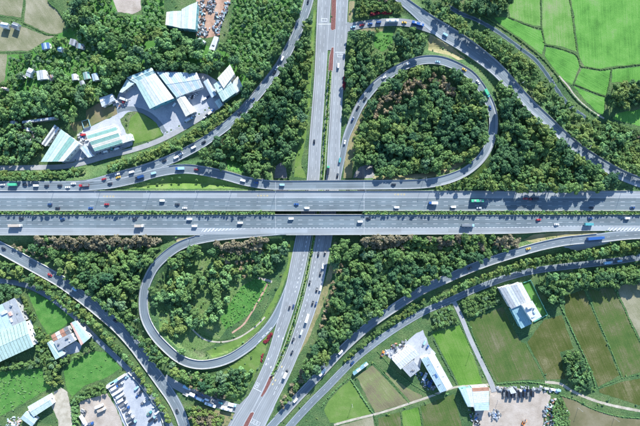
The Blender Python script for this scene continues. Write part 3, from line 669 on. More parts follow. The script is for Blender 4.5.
def both(k, a, b, la, lb, sa=None, sb=None):
    r = RD[k]
    if la: wall_along(r, lambda h: h, *(sa or (a, b)), .9, .45, M['concrete'], B, la)
    if lb: wall_along(r, lambda h: -h, *(sb or (a, b)), .9, .45, M['concrete'], B, lb)
k = 'right_loop_ramp'; both(k, 0, 0, 'concrete barrier on the inner side of the right loop ramp', 'concrete barrier on the outer side of the right loop ramp',
    (S(k,352,124), S(k,105,185)), (S(k,354,118), S(k,170,170)))
k = 'upper_left_ramp'; both(k, 0, 0, 'concrete barrier on the lower side of the upper left ramp', 'concrete barrier on the upper side of the upper left ramp', (RD[k].s[0], S(k,172,158.5)), (RD[k].s[0], S(k,107,179)))
k = 'right_ramp'; both(k, 0, 0, 'concrete barrier on the field side of the upper right ramp', 'concrete barrier on the loop side of the upper right ramp', (RD[k].s[0], RD[k].s[-1]), (S(k,452,37), S(k,618,173)))
k = 'lower_right_ramp'; both(k, 0, 0, 'concrete barrier on the lower side of the long lower right ramp', 'concrete barrier on the wooded side of the long lower right ramp', (0, S(k,278,419)), (S(k,598,238), S(k,278,419)))
k = 'lower_left_ramp'; both(k, 0, 0, 'concrete barrier on the wooded side of the lower left ramp', 'concrete barrier on the house side of the lower left ramp', (0, S(k,160,381)), (0, S(k,184,424)))
k = 'left_loop_ramp'; both(k, 0, 0, 'concrete barrier on the inner side of the left loop ramp', 'concrete barrier on the outer side of the left loop ramp', (S(k,250,234), S(k,262,334)), (S(k,196,240), S(k,254,342)))

# bridge: abutment walls, piers under the decks, dark girders
def slab(name, r, s0, s1, label):
    o = ribbon(name, r, lambda h: h-0.2, lambda h: -h+0.2, M['deck_concrete'], -1.0, s0, s1, skirt=1.1)
    tag(o, label, 'bridge deck')
    ss = np.linspace(s0+16, s1-16, 4)
    for a in ss:
        x, y, z = r.at(a); b_ = abs(r.width(a))
        m = MB(); n = np.array([np.interp(a, r.s, r.n[:,0]), np.interp(a, r.s, r.n[:,1])])
        if min(roadgap(x, y+q) for q in (-b_/2+2, 0, b_/2-2)) < -0.5: pass
        for q in (-.33, .33): m.cyl((x+n[0]*b_*q, y+n[1]*b_*q, 0), (x+n[0]*b_*q, y+n[1]*b_*q, z-2.0), .7, .7, 10)
        m.cyl((x-n[0]*b_*.42, y-n[1]*b_*.42, z-2.3), (x+n[0]*b_*.42, y+n[1]*b_*.42, z-2.3), .7, .7, 6)
        q = m.build('pier', M['deck_concrete'], o)
slab('bridge_deck', rU, S('upper_motorway', 272, 200), S('upper_motorway', 367, 200), 'concrete bridge deck carrying the upper motorway carriageway over the local road')
slab('bridge_deck', rL, S('lower_motorway', 272, 225), S('lower_motorway', 367, 225), 'concrete bridge deck carrying the lower motorway carriageway over the local road')
k = 'right_loop_ramp'; slab('bridge_deck', RD[k], S(k, 367, 185), S(k, 272, 185), 'narrow concrete bridge deck carrying the ramp above the upper carriageway')
# expansion joints
for px in (275.5, 364):
    for k, y0, y1 in (('upper_motorway', 191.6, 210), ('lower_motorway', 215.6, 234), ('right_loop_ramp', 181.4, 188.6)): bar(k, px, y0, px+.15, y1, .22, ZM+.045)

# medians, red paved islands, junction surfaces
def island(name, pts, mat, h=0.14):
    poly = [P(a, b, 0) for a, b in pts]; m = MB(); n = len(poly); b = 0
    c = Vector(np.mean(poly, axis=0)); V = []
    m2 = MB()
    inn = [tuple(c + (Vector(p)-c)*(1-0.35/max((Vector(p)-c).length, .5))) for p in poly]
    m.loft([[(x, y, -.3) for x, y in poly], [(x, y, h) for x, y in poly]])
    o = m.build(name, M['kerb']); tag(o, kind='structure')
    m2.poly([(x, y, h+.02) for x, y in inn]); m2.build('paving', mat, o)
    return o
island('median_island', [(331.6,-4),(336.0,-4),(336.3,10),(335.4,29.5),(332.0,30.8),(330.8,29),(331.2,10)], M['red_paving'])
island('median_island', [(331.6,47.2),(333.6,46.8),(333.8,52),(332.8,71),(328.2,71),(329.3,56)], M['red_paving'])
island('median_island', [(269.6,376.4),(273.2,374.4),(270.6,383),(265.6,392.8),(261.8,397.4),(260.6,396.6),(264,389)], M['red_paving'])
island('median_island', [(250.8,412.4),(253.6,411.8),(254.2,413.2),(249.4,424),(243,438),(238.6,436),(244.6,422.8)], M['red_paving'])
def ribbon_poly(name, pts, wd, mat, h):
    c = catmull([(*P(a, b), 0, 0) for a, b in pts]); d = np.gradient(c[:, :2], axis=0); d /= np.linalg.norm(d, axis=1)[:, None]; n = np.stack([-d[:,1], d[:,0]], 1)
    V, F = [], []
    for i in range(len(c)):
        for o_, z in ((wd/2, -.3), (wd/2, h), (-wd/2, h), (-wd/2, -.3)): V.append((c[i,0]+n[i,0]*o_, c[i,1]+n[i,1]*o_, z))
    for i in range(len(c)-1):
        for j in range(3): F.append((i*4+j, i*4+j+1, (i+1)*4+j+1, (i+1)*4+j))
    F += [(3,2,1,0), tuple((len(c)-1)*4+j for j in range(4))]
    o = mesh_obj(name, V, F, mat); bm = bmesh.new(); bm.from_mesh(o.data); bmesh.ops.recalc_face_normals(bm, faces=bm.faces); bm.to_mesh(o.data); bm.free()
    return tag(o, kind='structure')
MED_N = [(330.4,71.5),(327.8,106),(325.0,142),(322.6,178),(318.6,208),(314.0,237),(309.3,262),(304.4,284),(297.5,310),(289.5,335),(281.2,357),(272.5,374.5)]
ribbon_poly('median_strip', MED_N, 3.4, M['kerb'], .13)
ribbon_poly('median_bed', MED_N, 2.7, M['grass'], .16)
def flat(name, pts, mat, z, kind='structure'):
    o = MB().poly([(*P(a, b, z), z) for a, b in pts]).build(name, mat)
    if o.data.polygons[0].normal.z < 0: o.data.flip_normals()
    return tag(o, kind=kind)
flat('junction_surface', [(317,23),(349.5,22),(347.5,36),(345.6,50),(316,50)], M['asphalt_light'], 0.02)
flat('junction_surface', [(226,429),(240,404),(250,394),(263,392),(280,392),(273,411),(262,431)], M['asphalt_light'], 0.022)
# motorway median strip between the carriageways
for a, b in ((-420, 275), (364, 1060)):
    o = MB(); n = 40
    for i in range(n):
        x0 = a+(b-a)*i/n; x1 = a+(b-a)*(i+1)/n
        o.poly([(*P(x0,210.4,ZM), ZM+.1), (*P(x0,215.2,ZM), ZM+.1), (*P(x1,215.2,ZM), ZM+.1), (*P(x1,210.4,ZM), ZM+.1)])
    tag(o.build('motorway_median', M['grass']), kind='structure')
# paint
for k, m in marks.items():
    if not m.f: continue
    par = ROBJ.get(k); nm = 'road_marking'
    o = mesh_obj(nm, m.v, m.f, M['yellow_paint' if k == 'yellow' else 'white_paint'], par if par else ROBJ['upper_motorway'])
    bm = bmesh.new(); bm.from_mesh(o.data)
    for f in bm.faces:
        f.normal_update()
        if f.normal.z < 0: f.normal_flip()
    bm.to_mesh(o.data); bm.free(); tag(o, kind='stuff')

# ------------------------------------------------------------------ land: fields, yards, lawns (photo outlines laid on the ground)
FIELDS = [
 ('paddy_field','paddy_p',[(508,8),(514,-4),(540,-4),(540.5,26),(533,25.5),(510,17)]),
 ('paddy_field','paddy_d',[(494,17.5),(505,17),(533,28.5),(541,30.5),(544.5,45),(542,54.5),(534,48.5),(520,37.5),(505,28)]),
 ('paddy_field','paddy_p',[(541.8,-4),(568.5,-4),(572.5,20),(575.5,45),(577,52),(565,47.5),(548,44),(545.6,43),(542.6,28)]),
 ('paddy_field','paddy_v',[(570.5,-4),(660,-4),(660,62),(640,63.5),(620,65.5),(600,68.5),(584,65.8),(580,58),(578,48),(574.6,20)]),
 ('paddy_field','paddy_d',[(546,47),(562,50),(576,56),(579.5,66.5),(572,85),(563,79),(552,66),(544.5,56)]),
 ('paddy_field','paddy_d',[(581.5,68.2),(600,71),(610.5,69.8),(607.8,92),(605.5,95),(590,90.3),(575,83.5)]),
 ('paddy_field','paddy_v',[(612.5,69.5),(640,66.2),(660,65),(660,81),(611.5,82.5)]),
 ('paddy_field','paddy_d',[(573.5,86),(590,92.6),(605.5,98.3),(603,115),(597,112),(585,100)]),
 ('paddy_field','paddy_v',[(618,113),(640,109),(660,108),(660,127),(640,126),(613,119)]),
 ('crop_field','crop',[(432,333.5),(459.6,325),(470,346),(482.3,383.5),(459.5,386.5),(446.5,361)]),
 ('crop_field','crop_half',[(468.5,321.5),(502.5,307),(513,328),(521,342),(526,344),(544.5,379.5),(520,380),(498,382.5),(490,371),(478.5,346)]),
 ('crop_field','crop_brown',[(527.5,342),(543.5,320.5),(562,315),(573.5,348.5),(560,352),(565,379),(547.5,380)]),
 ('crop_field','crop_brown',[(564,296),(583.5,290),(594,315),(619.5,375.5),(598,387),(591,368),(577,340),(566,315)]),
 ('crop_field','crop_half',[(588.5,290),(613,288),(628,317),(640,344),(660,388),(640,372),(623.5,377.5),(610,350),(597,315)]),
 ('crop_field','fallow',[(616,286),(640,281),(660,279),(660,380),(642,342),(629,317)]),
 ('crop_field','crop_brown',[(599,389.5),(622,382),(640,378.5),(660,375),(660,412),(640,405.5),(615,397.5),(599,392.5)]),
 ('drained_field','mud',[(561,396),(575,401),(590,409),(620,418),(640,419.5),(660,421),(660,445),(570,445),(568,410)]),
 ('fallow_field','fallow',[(-10,-6),(24,-6),(21,17.5),(0,14.5),(-10,14)]),
 ('fallow_field','fallow',[(26.5,-6),(47,-6),(50,4),(58,11),(64.5,22),(62,32.5),(52,34),(46,32.5),(24,22)]),
 ('fallow_field','fallow',[(-10,19),(0,19),(9,28),(20,25.5),(45,35.5),(56,36.5),(46,39.5),(38,46),(28,51),(0,50.8),(-10,50.8)]),
 ('fallow_field','fallow',[(-10,54),(7,54),(5.5,75),(3,88),(-10,90)]),
 ('crop_field','grass',[(324,410),(330,399),(338.5,390),(350,380.5),(361,397),(371.5,413.5),(337,423.5),(330,423)]),
 ('fallow_field','fallow_rows',[(356.5,376.5),(372.5,365.5),(390,383.8),(408,403),(375,412.8)]),
 ('fallow_field','fallow_rows',[(376.5,363),(384,371),(404,386),(424,396.5),(418,399.5),(411.5,402.5),(392.5,382)]),
 ('crop_field','crop_half',[(378,418),(399.5,412.3),(402.5,440),(379,440)]),
 ('crop_field','crop',[(401.6,411.8),(418,407.2),(424,440),(404.8,440)]),
 ('crop_field','crop_half',[(420.5,406.5),(444,398),(453.5,394),(466,440),(426,440)]),
 ('fallow_field','fallow',[(339,426),(372.5,416.6),(377,440),(334,440)]),
 ('pond_meadow','grass_bright',[(27.5,292.5),(33,291.5),(50,300.5),(74,319.5),(58,330),(48,334.5),(38,318)]),
 ('crop_field','grass_bright',[(-10,372),(17,370.5),(42,368.5),(44,380),(51.5,387.5),(0,416),(-10,421)]),
 ('meadow','grass_bright',[(63.5,372),(72,361),(95,351),(107,353),(121,368),(107,377.5),(85,385.5),(72,397),(66.5,388)]),
]
for nm, mt, pts in FIELDS: sheet(nm, pts, M[mt], 0.06)
LAND = [
 ('factory_yard','yard',[(112,108),(118,95),(126,84),(158,70),(207,74),(222,84),(224,106),(200,120),(180,130),(164,137),(160,128),(150,116.5),(138,110.5),(128,112),(120,119),(126,133),(134,138),(132,146),(118,151),(100,155.5),(80,161.5),(62,163),(64,158),(78,144),(80,134),(84,129),(112,117)],.03),
 ('lawn','grass',[(131,117),(137,112.5),(146,116.5),(156,122),(162,135),(150,140.5),(133,143.5),(128,130)],.07),
 ('bare_lawn','bare',[(86,119),(86,110),(99,103),(106,108),(116,105),(117.5,114),(112,116.5),(84,128.5),(74,131),(70,124)],.04),
 ('scrap_yard','red_earth',[(196.5,-6),(232,-6),(228,8),(222,20),(218,36),(212,37),(206,38),(196,36)],.05),
 ('bare_ground','sand',[(113,0),(126,-4),(141,-2),(141,10),(132,14),(118,12)],.04),
 ('parking_lot','yard',[(107,384.5),(127.5,372),(134,379),(150,398),(160,416),(166,440),(130,440)],.05),
 ('sandy_yard','sand',[(79,402),(92,398),(107,393),(117,410),(128,440),(83,440)],.04),
 ('dirt_track','path',[(54,392),(61,387.5),(67.5,392),(71,410),(74,440),(60,440),(58,420),(51,405)],.05),
 ('sandy_yard','sand',[(489,388),(500,386.5),(520,389),(545,391),(551,396),(545,410),(541,440),(470,440),(475,410.5),(489.5,405)],.04),
 ('concrete_yard','yard',[(403,345),(414,335),(423,330),(430,347),(436,354),(422,359),(420,369),(411,377),(402,368),(393,360),(381,352)],.04),
 ('house_forecourt','yard',[(58,352),(76,341),(82,345),(79,352),(68,355),(62,359)],.04),
 ('house_lawn','grass_bright',[(522,283),(529.5,281),(546,314),(541,316.5),(531,299)],.05),
 ('bright_lawn','grass_bright',[(226,160),(236,158),(246,166),(243,172.5),(228,170)],.05),
 ('bright_lawn','grass_bright',[(374,36),(380,31),(393,32),(392,45),(382,52),(374,47)],.05),
 ('verge_grass','grass',[(108,188.3),(125,186),(142,181.5),(156,177.5),(170,175),(184,173.7),(196,174.2),(212,177.3),(228,181.3),(246,186.5),(250,188.3),(180,188.6)],.04),
 ('verge_grass','grass',[(432,188.8),(445,186.2),(458,181.5),(468,176.5),(478,169.5),(484,163),(488,170),(480,182),(470,189)],.05),
 ('verge_grass','grass_dry',[(534,243),(548,239.5),(570,236.2),(590,234),(602,232.2),(585,231.6),(555,232.3),(534,234.5),(523,240)],.05),
 ('verge_grass','grass_dry',[(172,237),(197,236.8),(186,238.8),(177,242)],.06),
 ('verge_grass','grass',[(301,163),(305.5,140),(310,105),(313,60),(316,10),(313.6,10),(309,60),(305,105),(300,140),(295,163),(294,177),(306,178)],.04),
 ('verge_grass','grass_dry',[(346,140),(352,132),(358,118),(366,105),(372,100),(362,120),(357,140),(354,160),(352,178),(343.5,178)],.05),
 ('verge_grass','grass_dry',[(349.5,1),(355,1),(353,14),(350.5,21.5),(348.6,21.5)],.05),
 ('verge_grass','grass_dry',[(430,34),(443,41),(456,50),(466,59),(458,60),(448,55),(436,52.5),(428,50)],.05),
 ('verge_grass','grass_dry',[(360,28.4),(376,27),(384,27.2),(384,31),(372,32.5),(361,33)],.06),
 ('verge_grass','grass_dry',[(372,176),(400,175.5),(425,173),(445,167.5),(461,158.5),(466,163),(450,171.5),(430,177.5),(400,179.6),(374,179.6)],.06),
 ('verge_grass','grass',[(290,240.5),(288,262),(280,285),(272,301),(263,316),(252,328),(240,338),(224,345),(206,351),(212,357.5),(228,353),(244,342.5),(257,331),(268,318),(277,302),(284,284),(291,262),(295,241)],.05),
 ('verge_grass','grass_bright',[(270,283),(262,300),(252,312),(238,322),(225,330),(220,318),(232,300),(242,286),(256,278)],.05),
 ('verge_grass','grass',[(259,343),(267,334),(272,330),(266,350),(258,368),(248,388),(240,401),(226,398),(214,392),(224,372),(240,359)],.05),
 ('verge_grass','grass_dry',[(196,404),(214,409.5),(238,414.5),(231,425),(226,434),(200,434),(192,416)],.05),
 ('verge_grass','grass_dry',[(324,285),(331,262),(334,242),(337,242),(334,268),(328,292),(319,315),(308,340),(298,356),(300,345),(314,315)],.05),
 ('scrub_ground','grass_bright',[(234,2),(238,-6),(296,-6),(292,16),(284,34),(270,56),(254,72),(244,70),(234,54),(228,40)],.05),
 ('scrub_ground','grass_bright',[(7,55),(28,53.4),(29,66),(22,84),(12,98),(2,106),(4,84)],.05),
 ('scrub_ground','grass_bright',[(88,-6),(112,-6),(118,15),(143,15),(144,-6),(164,-6),(164,26),(150,36),(126,38),(104,26),(92,12)],.03),
 ('scrub_ground','grass_bright',[(30,53),(46,40),(66,30),(82,20),(96,30),(130,42),(160,40),(196,42),(226,52),(250,78),(240,92),(226,66),(205,70),(160,66),(126,72),(112,88),(96,96),(60,112),(20,118),(0,114),(0,106),(20,90),(30,66)],.025),
 ('scrub_ground','grass_scrub',[(156,300),(170,270),(200,254),(236,262),(258,278),(242,286),(232,300),(220,318),(226,330),(214,345),(196,351),(178,348),(160,333)],.04),
 ('layby','shoulder',[(563,246.6),(584,243.6),(605,241.5),(618,240.6),(607,243.5),(590,248),(576,251)],.1),
 ('abutment_slope','slope_paving',[(274,178),(276,166),(280,163),(285.5,162),(287,178)],.06),
 ('abutment_slope','slope_paving',[(353,178),(355,172),(360,167),(367,164.5),(373,165),(374.5,178)],.06),
]
for nm, mt, pts, off in LAND: sheet(nm, pts, M[mt], off, plant=(nm in ('verge_grass', 'scrub_ground')))
def pathway(name, pts, wd, mat, off, blockit=True):
    c = catmull([(*G(a, b)[:2], 0, 0) for a, b in pts], 2.0)[:, :2]
    d = np.gradient(c, axis=0); d /= np.linalg.norm(d, axis=1)[:, None]; n = np.stack([-d[:, 1], d[:, 0]], 1)
    V, F = [], []
    for i in range(len(c)):
        wv = wd*random.uniform(.85, 1.15)
        for o_ in (wv/2, -wv/2):
            x, y = c[i] + n[i]*o_; V.append((x, y, float(hz(x, y)) + off))
    for i in range(len(c)-1): F.append((2*i, 2*i+1, 2*i+3, 2*i+2))
    o = mesh_obj(name, V, F, mat)
    if o.data.polygons[0].normal.z < 0: o.data.flip_normals()
    if blockit: block([tuple(c[i]+n[i]*wd/2) for i in range(len(c))] + [tuple(c[i]-n[i]*wd/2) for i in range(len(c)-1, -1, -1)])
    return tag(o, kind='structure')
pathway('field_path', [(334,425),(350,420.5),(375,414.3),(390,410),(405,405),(428,397.3),(450,388.8),(461,386.6),(492,384.4)], 2.2, M['path'], .09)
pathway('field_path', [(545,382),(560,384),(572,391),(590,399),(610,405),(640,411),(660,414)], 2.6, M['path'], .08)
pathway('driveway', [(117,111),(122,109.3),(129,108.4),(140.4,110.2),(150.5,115.3),(158.8,122.8),(165,132)], 4.2, M['asphalt_dark'], .1)
pathway('garden_path', [(268,283),(259,300),(250,315),(243,325),(232,333)], 1.8, M['red_earth'], .12)
pathway('garden_path', [(186,322),(195,332),(206,340),(222,342),(238,338),(255,327),(265,317)], 1.5, M['path'], .12)
pathway('garden_path', [(272,282),(266,280),(258,278)], 2.2, M['path'], .13)
pathway('canal_path', [(559,76),(568,86),(575,96),(584,105),(593,112),(604,118.5)], 1.6, M['path'], .12)
# drainage channel beside the paddy fields
pathway('drainage_channel', [(448,6),(462,14),(477,20),(494,29.3),(507.3,38.5),(520.6,48.5),(534,58.5),(543,69),(552,82),(560,94),(570,106),(586,118)], 3.8, M['asphalt_dark'], .05)
pathway('channel_water', [(448,6),(462,14),(477,20),(494,29.3),(507.3,38.5),(520.6,48.5),(534,58.5),(543,69),(552,82),(560,94),(570,106),(586,118)], 2.2, M['water'], .09, False)

# ------------------------------------------------------------------ buildings
def roof_z(u, v, rise, axis):
    if axis == 'v': return rise*(1-abs(2*v-1))      # ridge runs along u
    if axis == 'u': return rise*(1-abs(2*u-1))
    if axis == 'm': return rise*(u)                  # mono pitch
    return 0.0
def building(name, label, corners, h, n, mats, wall, rise=1.0, axis=None, cat='building', extras=(), over=0.35):
    """four roof corners in photo pixels; the roof is split into n panels along the first edge"""
    h = h*1.15
    mats = [m_ for m_ in mats for _ in (0, 1)]; n *= 2
    z0 = min(G(a, b, h)[2] for a, b in corners); z0 = max(0.0, z0)
    W = [Vector((*P(a, b, z0+h), z0+h)) for a, b in corners]
    c = sum(W, Vector())/4
    root = empty(name, (c.x, c.y, z0)); tag(root, label, cat)
    W = [w_ - Vector((c.x, c.y, z0)) for w_ in W]
    ar = sum(W[i].x*W[(i+1)%4].y - W[(i+1)%4].x*W[i].y for i in range(4))
    block([(w_.x*1.06+c.x, w_.y*1.06+c.y) for w_ in W])
    def pt(u, v, dz=0.0):
        p = (W[0]*(1-u)+W[1]*u)*(1-v) + (W[3]*(1-u)+W[2]*u)*v
        return Vector((p.x, p.y, h + roof_z(u, v, rise, axis) + dz))
    # walls with gable tops
    ins = 0.03; m = MB(); us = [ins, .5, 1-ins]
    ringuv = [(ins,ins),(.5,ins),(1-ins,ins),(1-ins,.5),(1-ins,1-ins),(.5,1-ins),(ins,1-ins),(ins,.5)]
    b = 0
    for (u, v) in ringuv: p = pt(u, v); m.v.append((p.x, p.y, -1.0))
    for (u, v) in ringuv: p = pt(u, v); m.v.append((p.x, p.y, p.z-.16))
    for i in range(8): m.f.append((i, (i+1)%8, 8+(i+1)%8, 8+i))
    m.build('wall', M[wall], root)
    # roof panels, each a thin sheet of its own
    for i in range(n):
        u0, u1 = i/n, (i+1)/n; g_ = .0035
        cuts_u = [u0+g_, u1-g_] if not (axis == 'u' and u0 < .5-1e-6 < .5 < u1-1e-6) else [u0+g_, .5, u1-g_]
        cuts_v = [-.012, .5, 1.012] if axis == 'v' else [-.012, 1.012]
        pm = MB(); k = len(cuts_v); bump = .05*(i % 2)
        for dz in (0, .14):
            for u in cuts_u:
                for v in cuts_v:
                    p = pt(u, v, dz+bump-.02); pm.v.append(tuple(p))
        nu = len(cuts_u); o_ = nu*k
        for a in range(nu-1):
            for q in range(k-1):
                i0 = a*k+q; pm.f += [(i0, i0+1, i0+k+1, i0+k), (o_+i0, o_+i0+k, o_+i0+k+1, o_+i0+1)]
        ring = [(a*k) for a in range(nu)] + [((nu-1)*k+q) for q in range(1, k)] + [(a*k+k-1) for a in range(nu-2, -1, -1)] + [q for q in range(k-2, 0, -1)]
        for a in range(len(ring)): pm.f.append((ring[a], ring[(a+1)%len(ring)], o_+ring[(a+1)%len(ring)], o_+ring[a]))
        pm.build('roof_panel', M[mats[i % len(mats)]], root)
    if axis in ('u', 'v'):
        a = pt(.5, 0, .2) if axis == 'u' else pt(0, .5, .2); e = pt(.5, 1, .2) if axis == 'u' else pt(1, .5, .2)
        MB().cyl(a, e, .16, .16, 6).build('ridge_cap', M[mats[0]], root)
    # windows and a roller door on the walls
    for i in range(4):
        a, e = pt(*((ins,ins),(1-ins,ins),(1-ins,1-ins),(ins,1-ins))[i]), pt(*((1-ins,ins),(1-ins,1-ins),(ins,1-ins),(ins,ins))[i])
        d = Vector((e.x-a.x, e.y-a.y, 0)); L_ = d.length; d.normalize(); nrm = Vector((d.y, -d.x, 0)) * (1 if ar > 0 else -1)
        if L_ < 3.5: continue
        k = max(1, int(L_/5))
        for j in range(k):
            p = Vector((a.x, a.y, 0)) + d*(L_*(j+.5)/k); big = (j == k//2 and i % 2 == 0 and h > 3)
            ww, hh, zc = (3.2, min(3.4, h*.6), min(3.4, h*.6)/2) if big else (1.6, min(1.2, h*.3), h*.55)
            wm = MB(); q = p + nrm*.04
            wm.v = [tuple(q + d*(sx*ww/2) + nrm*dd + Vector((0,0,zc+sz*hh/2))) for dd in (0,.06) for sx, sz in ((-1,-1),(1,-1),(1,1),(-1,1))]
            wm.f = [(0,1,2,3),(4,5,6,7),(0,1,5,4),(1,2,6,5),(2,3,7,6),(3,0,4,7)]
            wm.build('door' if big else 'window', M['metal'] if big else M['glass'], root)
    for (kind, u, v, sx, sy, sz, mt) in extras:
        p = pt(u, v); d = (pt(1, v)-pt(0, v)); ang = math.atan2(d.y, d.x)
        em = MB(); em.rbox(0, 0, sz/2, sx, sy, sz, min(sx, sy)*.15)
        o = em.build(kind, M[mt], root); o.location = p + Vector((0,0,.1)); o.rotation_euler = (0, 0, ang)
    return root
F_ = 'factory_building'
building(F_, 'large workshop with striped cream and mint roof in the factory yard', [(135.4,82.7),(155.5,73.5),(173.9,97.8),(149.6,108.6)], 9, 4, ['roof_mint','roof_white','roof_pale','roof_cream'], 'wall_teal', 1.2, 'u')
building(F_, 'low pale mint shed at the left corner of the factory yard', [(126.2,77.6),(152,67.5),(156,73.4),(135.2,83.2)], 5, 5, ['roof_pale','roof_teal'], 'wall_teal', .6, 'v')
building('lean_to_shed', 'small pale mint lean-to below the corner shed of the factory yard', [(126.8,79),(134.6,83.4),(122.6,92.5),(119.4,92)], 4.5, 3, ['roof_pale'], 'wall_grey', .3, 'm', 'shed')
building(F_, 'wide white hall with shade painted as light blue panels right of the striped workshop', [(157,72.5),(197,72.6),(203.4,86.6),(176.2,97.2)], 6.5, 8, ['roof_lightblue','roof_white'], 'wall_white', .9, 'v')  # white roof: the light blue panels put bluish tree shadow into its colour
building(F_, 'narrow cream-roofed wing reaching down from the wide white hall', [(175.8,97.6),(183.8,94.4),(195.8,111.2),(185.6,116.4)], 5.5, 2, ['roof_cream'], 'wall_white', .6, 'u')
building(F_, 'mint-roofed office block at the right end of the factory yard', [(213.6,84.6),(227.5,75.4),(236.8,91.6),(222.6,101.6)], 8, 4, ['roof_mint','roof_pale'], 'wall_teal', .9, 'v', extras=[('air_conditioner',.3,.3,2,1.2,1,'metal')])
building(F_, 'cream upper roof on the top corner of the mint office block', [(217.4,78.4),(230.2,64.6),(234.8,73.8),(223.6,88.4)], 9.5, 3, ['roof_cream'], 'wall_white', .5, 'm')
building(F_, 'white annex on the right of the mint office block', [(230.8,84),(238,76.2),(243.2,87.4),(235.2,94)], 5.5, 2, ['roof_white','roof_cream'], 'wall_white', .4, 'm')
building('covered_walkway', 'long narrow light blue canopy beside the mint office block', [(203.4,82),(208,78.6),(216.4,94.4),(211.8,97.6)], 4.5, 4, ['roof_lightblue','roof_white'], 'wall_white', .4, 'u', 'canopy')
building('small_shed', 'small pale square shed below the mint office block', [(214.8,101.8),(219.4,98.6),(223,104.8),(219,108.4)], 4, 2, ['roof_pale'], 'wall_white', .4, 'u', 'shed')
building(F_, 'mint and white warehouse of slanted shape beside the factory lane at left', [(60.8,129.5),(79.5,143.6),(63.9,161.2),(40.8,161.4)], 8, 4, ['roof_mint','roof_pale','roof_mint_deep','roof_white'], 'wall_white', .9, None)
building(F_, 'striped mint and cream warehouse below the bare lawn', [(95.2,151.4),(85.8,132.7),(114.7,124),(122.5,142.8)], 7.5, 6, ['roof_mint_deep','roof_cream','roof_mint_deep','roof_cream','roof_mint_deep','roof_white'], 'wall_white', .8, 'u')
building('small_shed', 'flat white shed at the right end of the striped mint warehouse', [(121,136.2),(131,133.4),(133,140),(123,143)], 4, 2, ['roof_white'], 'wall_white', .3, None, 'shed')
building('small_shed', 'narrow white shed with dark ribs left of the slanted warehouse', [(41.3,143.6),(46,146.2),(59.2,128),(54.5,124.8)], 4, 3, ['roof_white','roof_dark','roof_white'], 'wall_white', .4, None, 'shed')
building('small_shed', 'white awning between the two mint warehouses', [(80,148),(86,145),(94,156),(88,157.6)], 3.6, 3, ['roof_white','roof_lightblue'], 'wall_white', .3, 'm', 'shed')
building('small_shed', 'white gabled shed on the bare lawn above the striped warehouse', [(99.3,98),(112.3,93.7),(115,99.6),(102,106.8)], 4.5, 4, ['roof_white'], 'wall_white', .6, 'v', 'shed')
building('barn', 'pale two-part barn beside the scrap yard at the top', [(166.5,12),(181.5,11),(181,28),(165.3,24.6)], 7, 4, ['roof_cream','roof_pale'], 'wall_teal', .8, 'u', 'barn')
building('barn', 'taller cream barn wing touching the scrap yard at the top', [(181.6,9.4),(197.4,2),(195.4,29.2),(181.2,28)], 7.8, 4, ['roof_white','roof_pale'], 'wall_teal', .8, 'u', 'barn')
building('small_shed', 'white container shed with a skylight at the foot of the scrap yard', [(214.2,36.1),(218.8,37.4),(214.7,50.3),(209,49)], 4, 2, ['roof_white'], 'wall_white', .4, 'u', 'shed', extras=[('skylight',.5,.7,2.4,1.6,.2,'glass')])
building('small_shed', 'small pale shed left of the white container shed', [(197,39.5),(200,37.6),(206,41.6),(204,44)], 3, 2, ['roof_pale'], 'wall_grey', .3, 'u', 'shed')
HS = [('small blue-roofed house below the fallow field',45.6,46,8,6,10,'roof_blue','roof_lightblue'),('tiny teal-roofed hut right of the blue-roofed house',59.7,49,5,4,80,'roof_teal','roof_lightblue'),
 ('grey-roofed cottage in the trees above the teal hut',72.5,42,6,6,-15,'roof_grey','roof_dark'),('dark-roofed cottage with a teal edge beside the grey cottage',79.8,46,7,5,-10,'roof_dark','roof_teal'),
 ('small white hut at the left of the row of cottages',21,76,4.5,4,20,'roof_white','roof_grey'),('narrow white cottage tilted among the trees at left',29.5,72.5,9,5,65,'roof_white','roof_grey'),
 ('large white cottage with grey ribs at left',41.7,75,9.5,9,8,'roof_white','roof_grey'),('dark little cottage right of the large white cottage',51.4,77.5,5,5,25,'roof_dark','roof_rust'),
 ('bright white square hut in the middle of the trees at left',74.4,77,5,6,10,'roof_white','roof_white'),('green-grey cottage in the row above the factory',86.5,75.6,6.5,7,12,'roof_mint_deep','roof_grey'),
 ('pale blue cottage at the right end of the cottage row',95.2,77,6,7,15,'roof_lightblue','roof_grey'),('small grey hut below the green-grey cottage',82,83,4.5,4.5,20,'roof_grey','roof_dark'),
 ('little white and blue house in the fallow fields at the left edge',4.5,25,5,7,80,'roof_white','roof_lightblue'),('dark-roofed hut beside the little white and blue house',15.2,25.5,6,6,70,'roof_dark','roof_grey'),
 ('tiny red-roofed hut at the far left edge',4.4,88.5,3,5,75,'roof_salmon','roof_white'),('small grey hut left of the junk heap',12.5,123,5,4,10,'roof_grey','roof_white'),('white hut by the junk heap',27.6,129.5,4,3.5,0,'roof_white','roof_white')]
for lab, cx, cy, sx, sy, ang, m1, m2 in HS:
    a = R(ang); cs = [(-sx/2,-sy/2),(sx/2,-sy/2),(sx/2,sy/2),(-sx/2,sy/2)]
    building('cottage', lab, [(cx+x*math.cos(a)+y*math.sin(a), cy-x*math.sin(a)+y*math.cos(a)) for x, y in cs], random.uniform(3, 4.2), 3, [m1, m2, m1], 'wall_white', .9, 'u', 'house')
building('long_shed', 'long thin pale roof running through the trees at left', [(22,123.4),(57,118.6),(57,116.4),(22,121)], 4, 7, ['roof_grey','roof_white'], 'wall_grey', .2, None, 'shed')
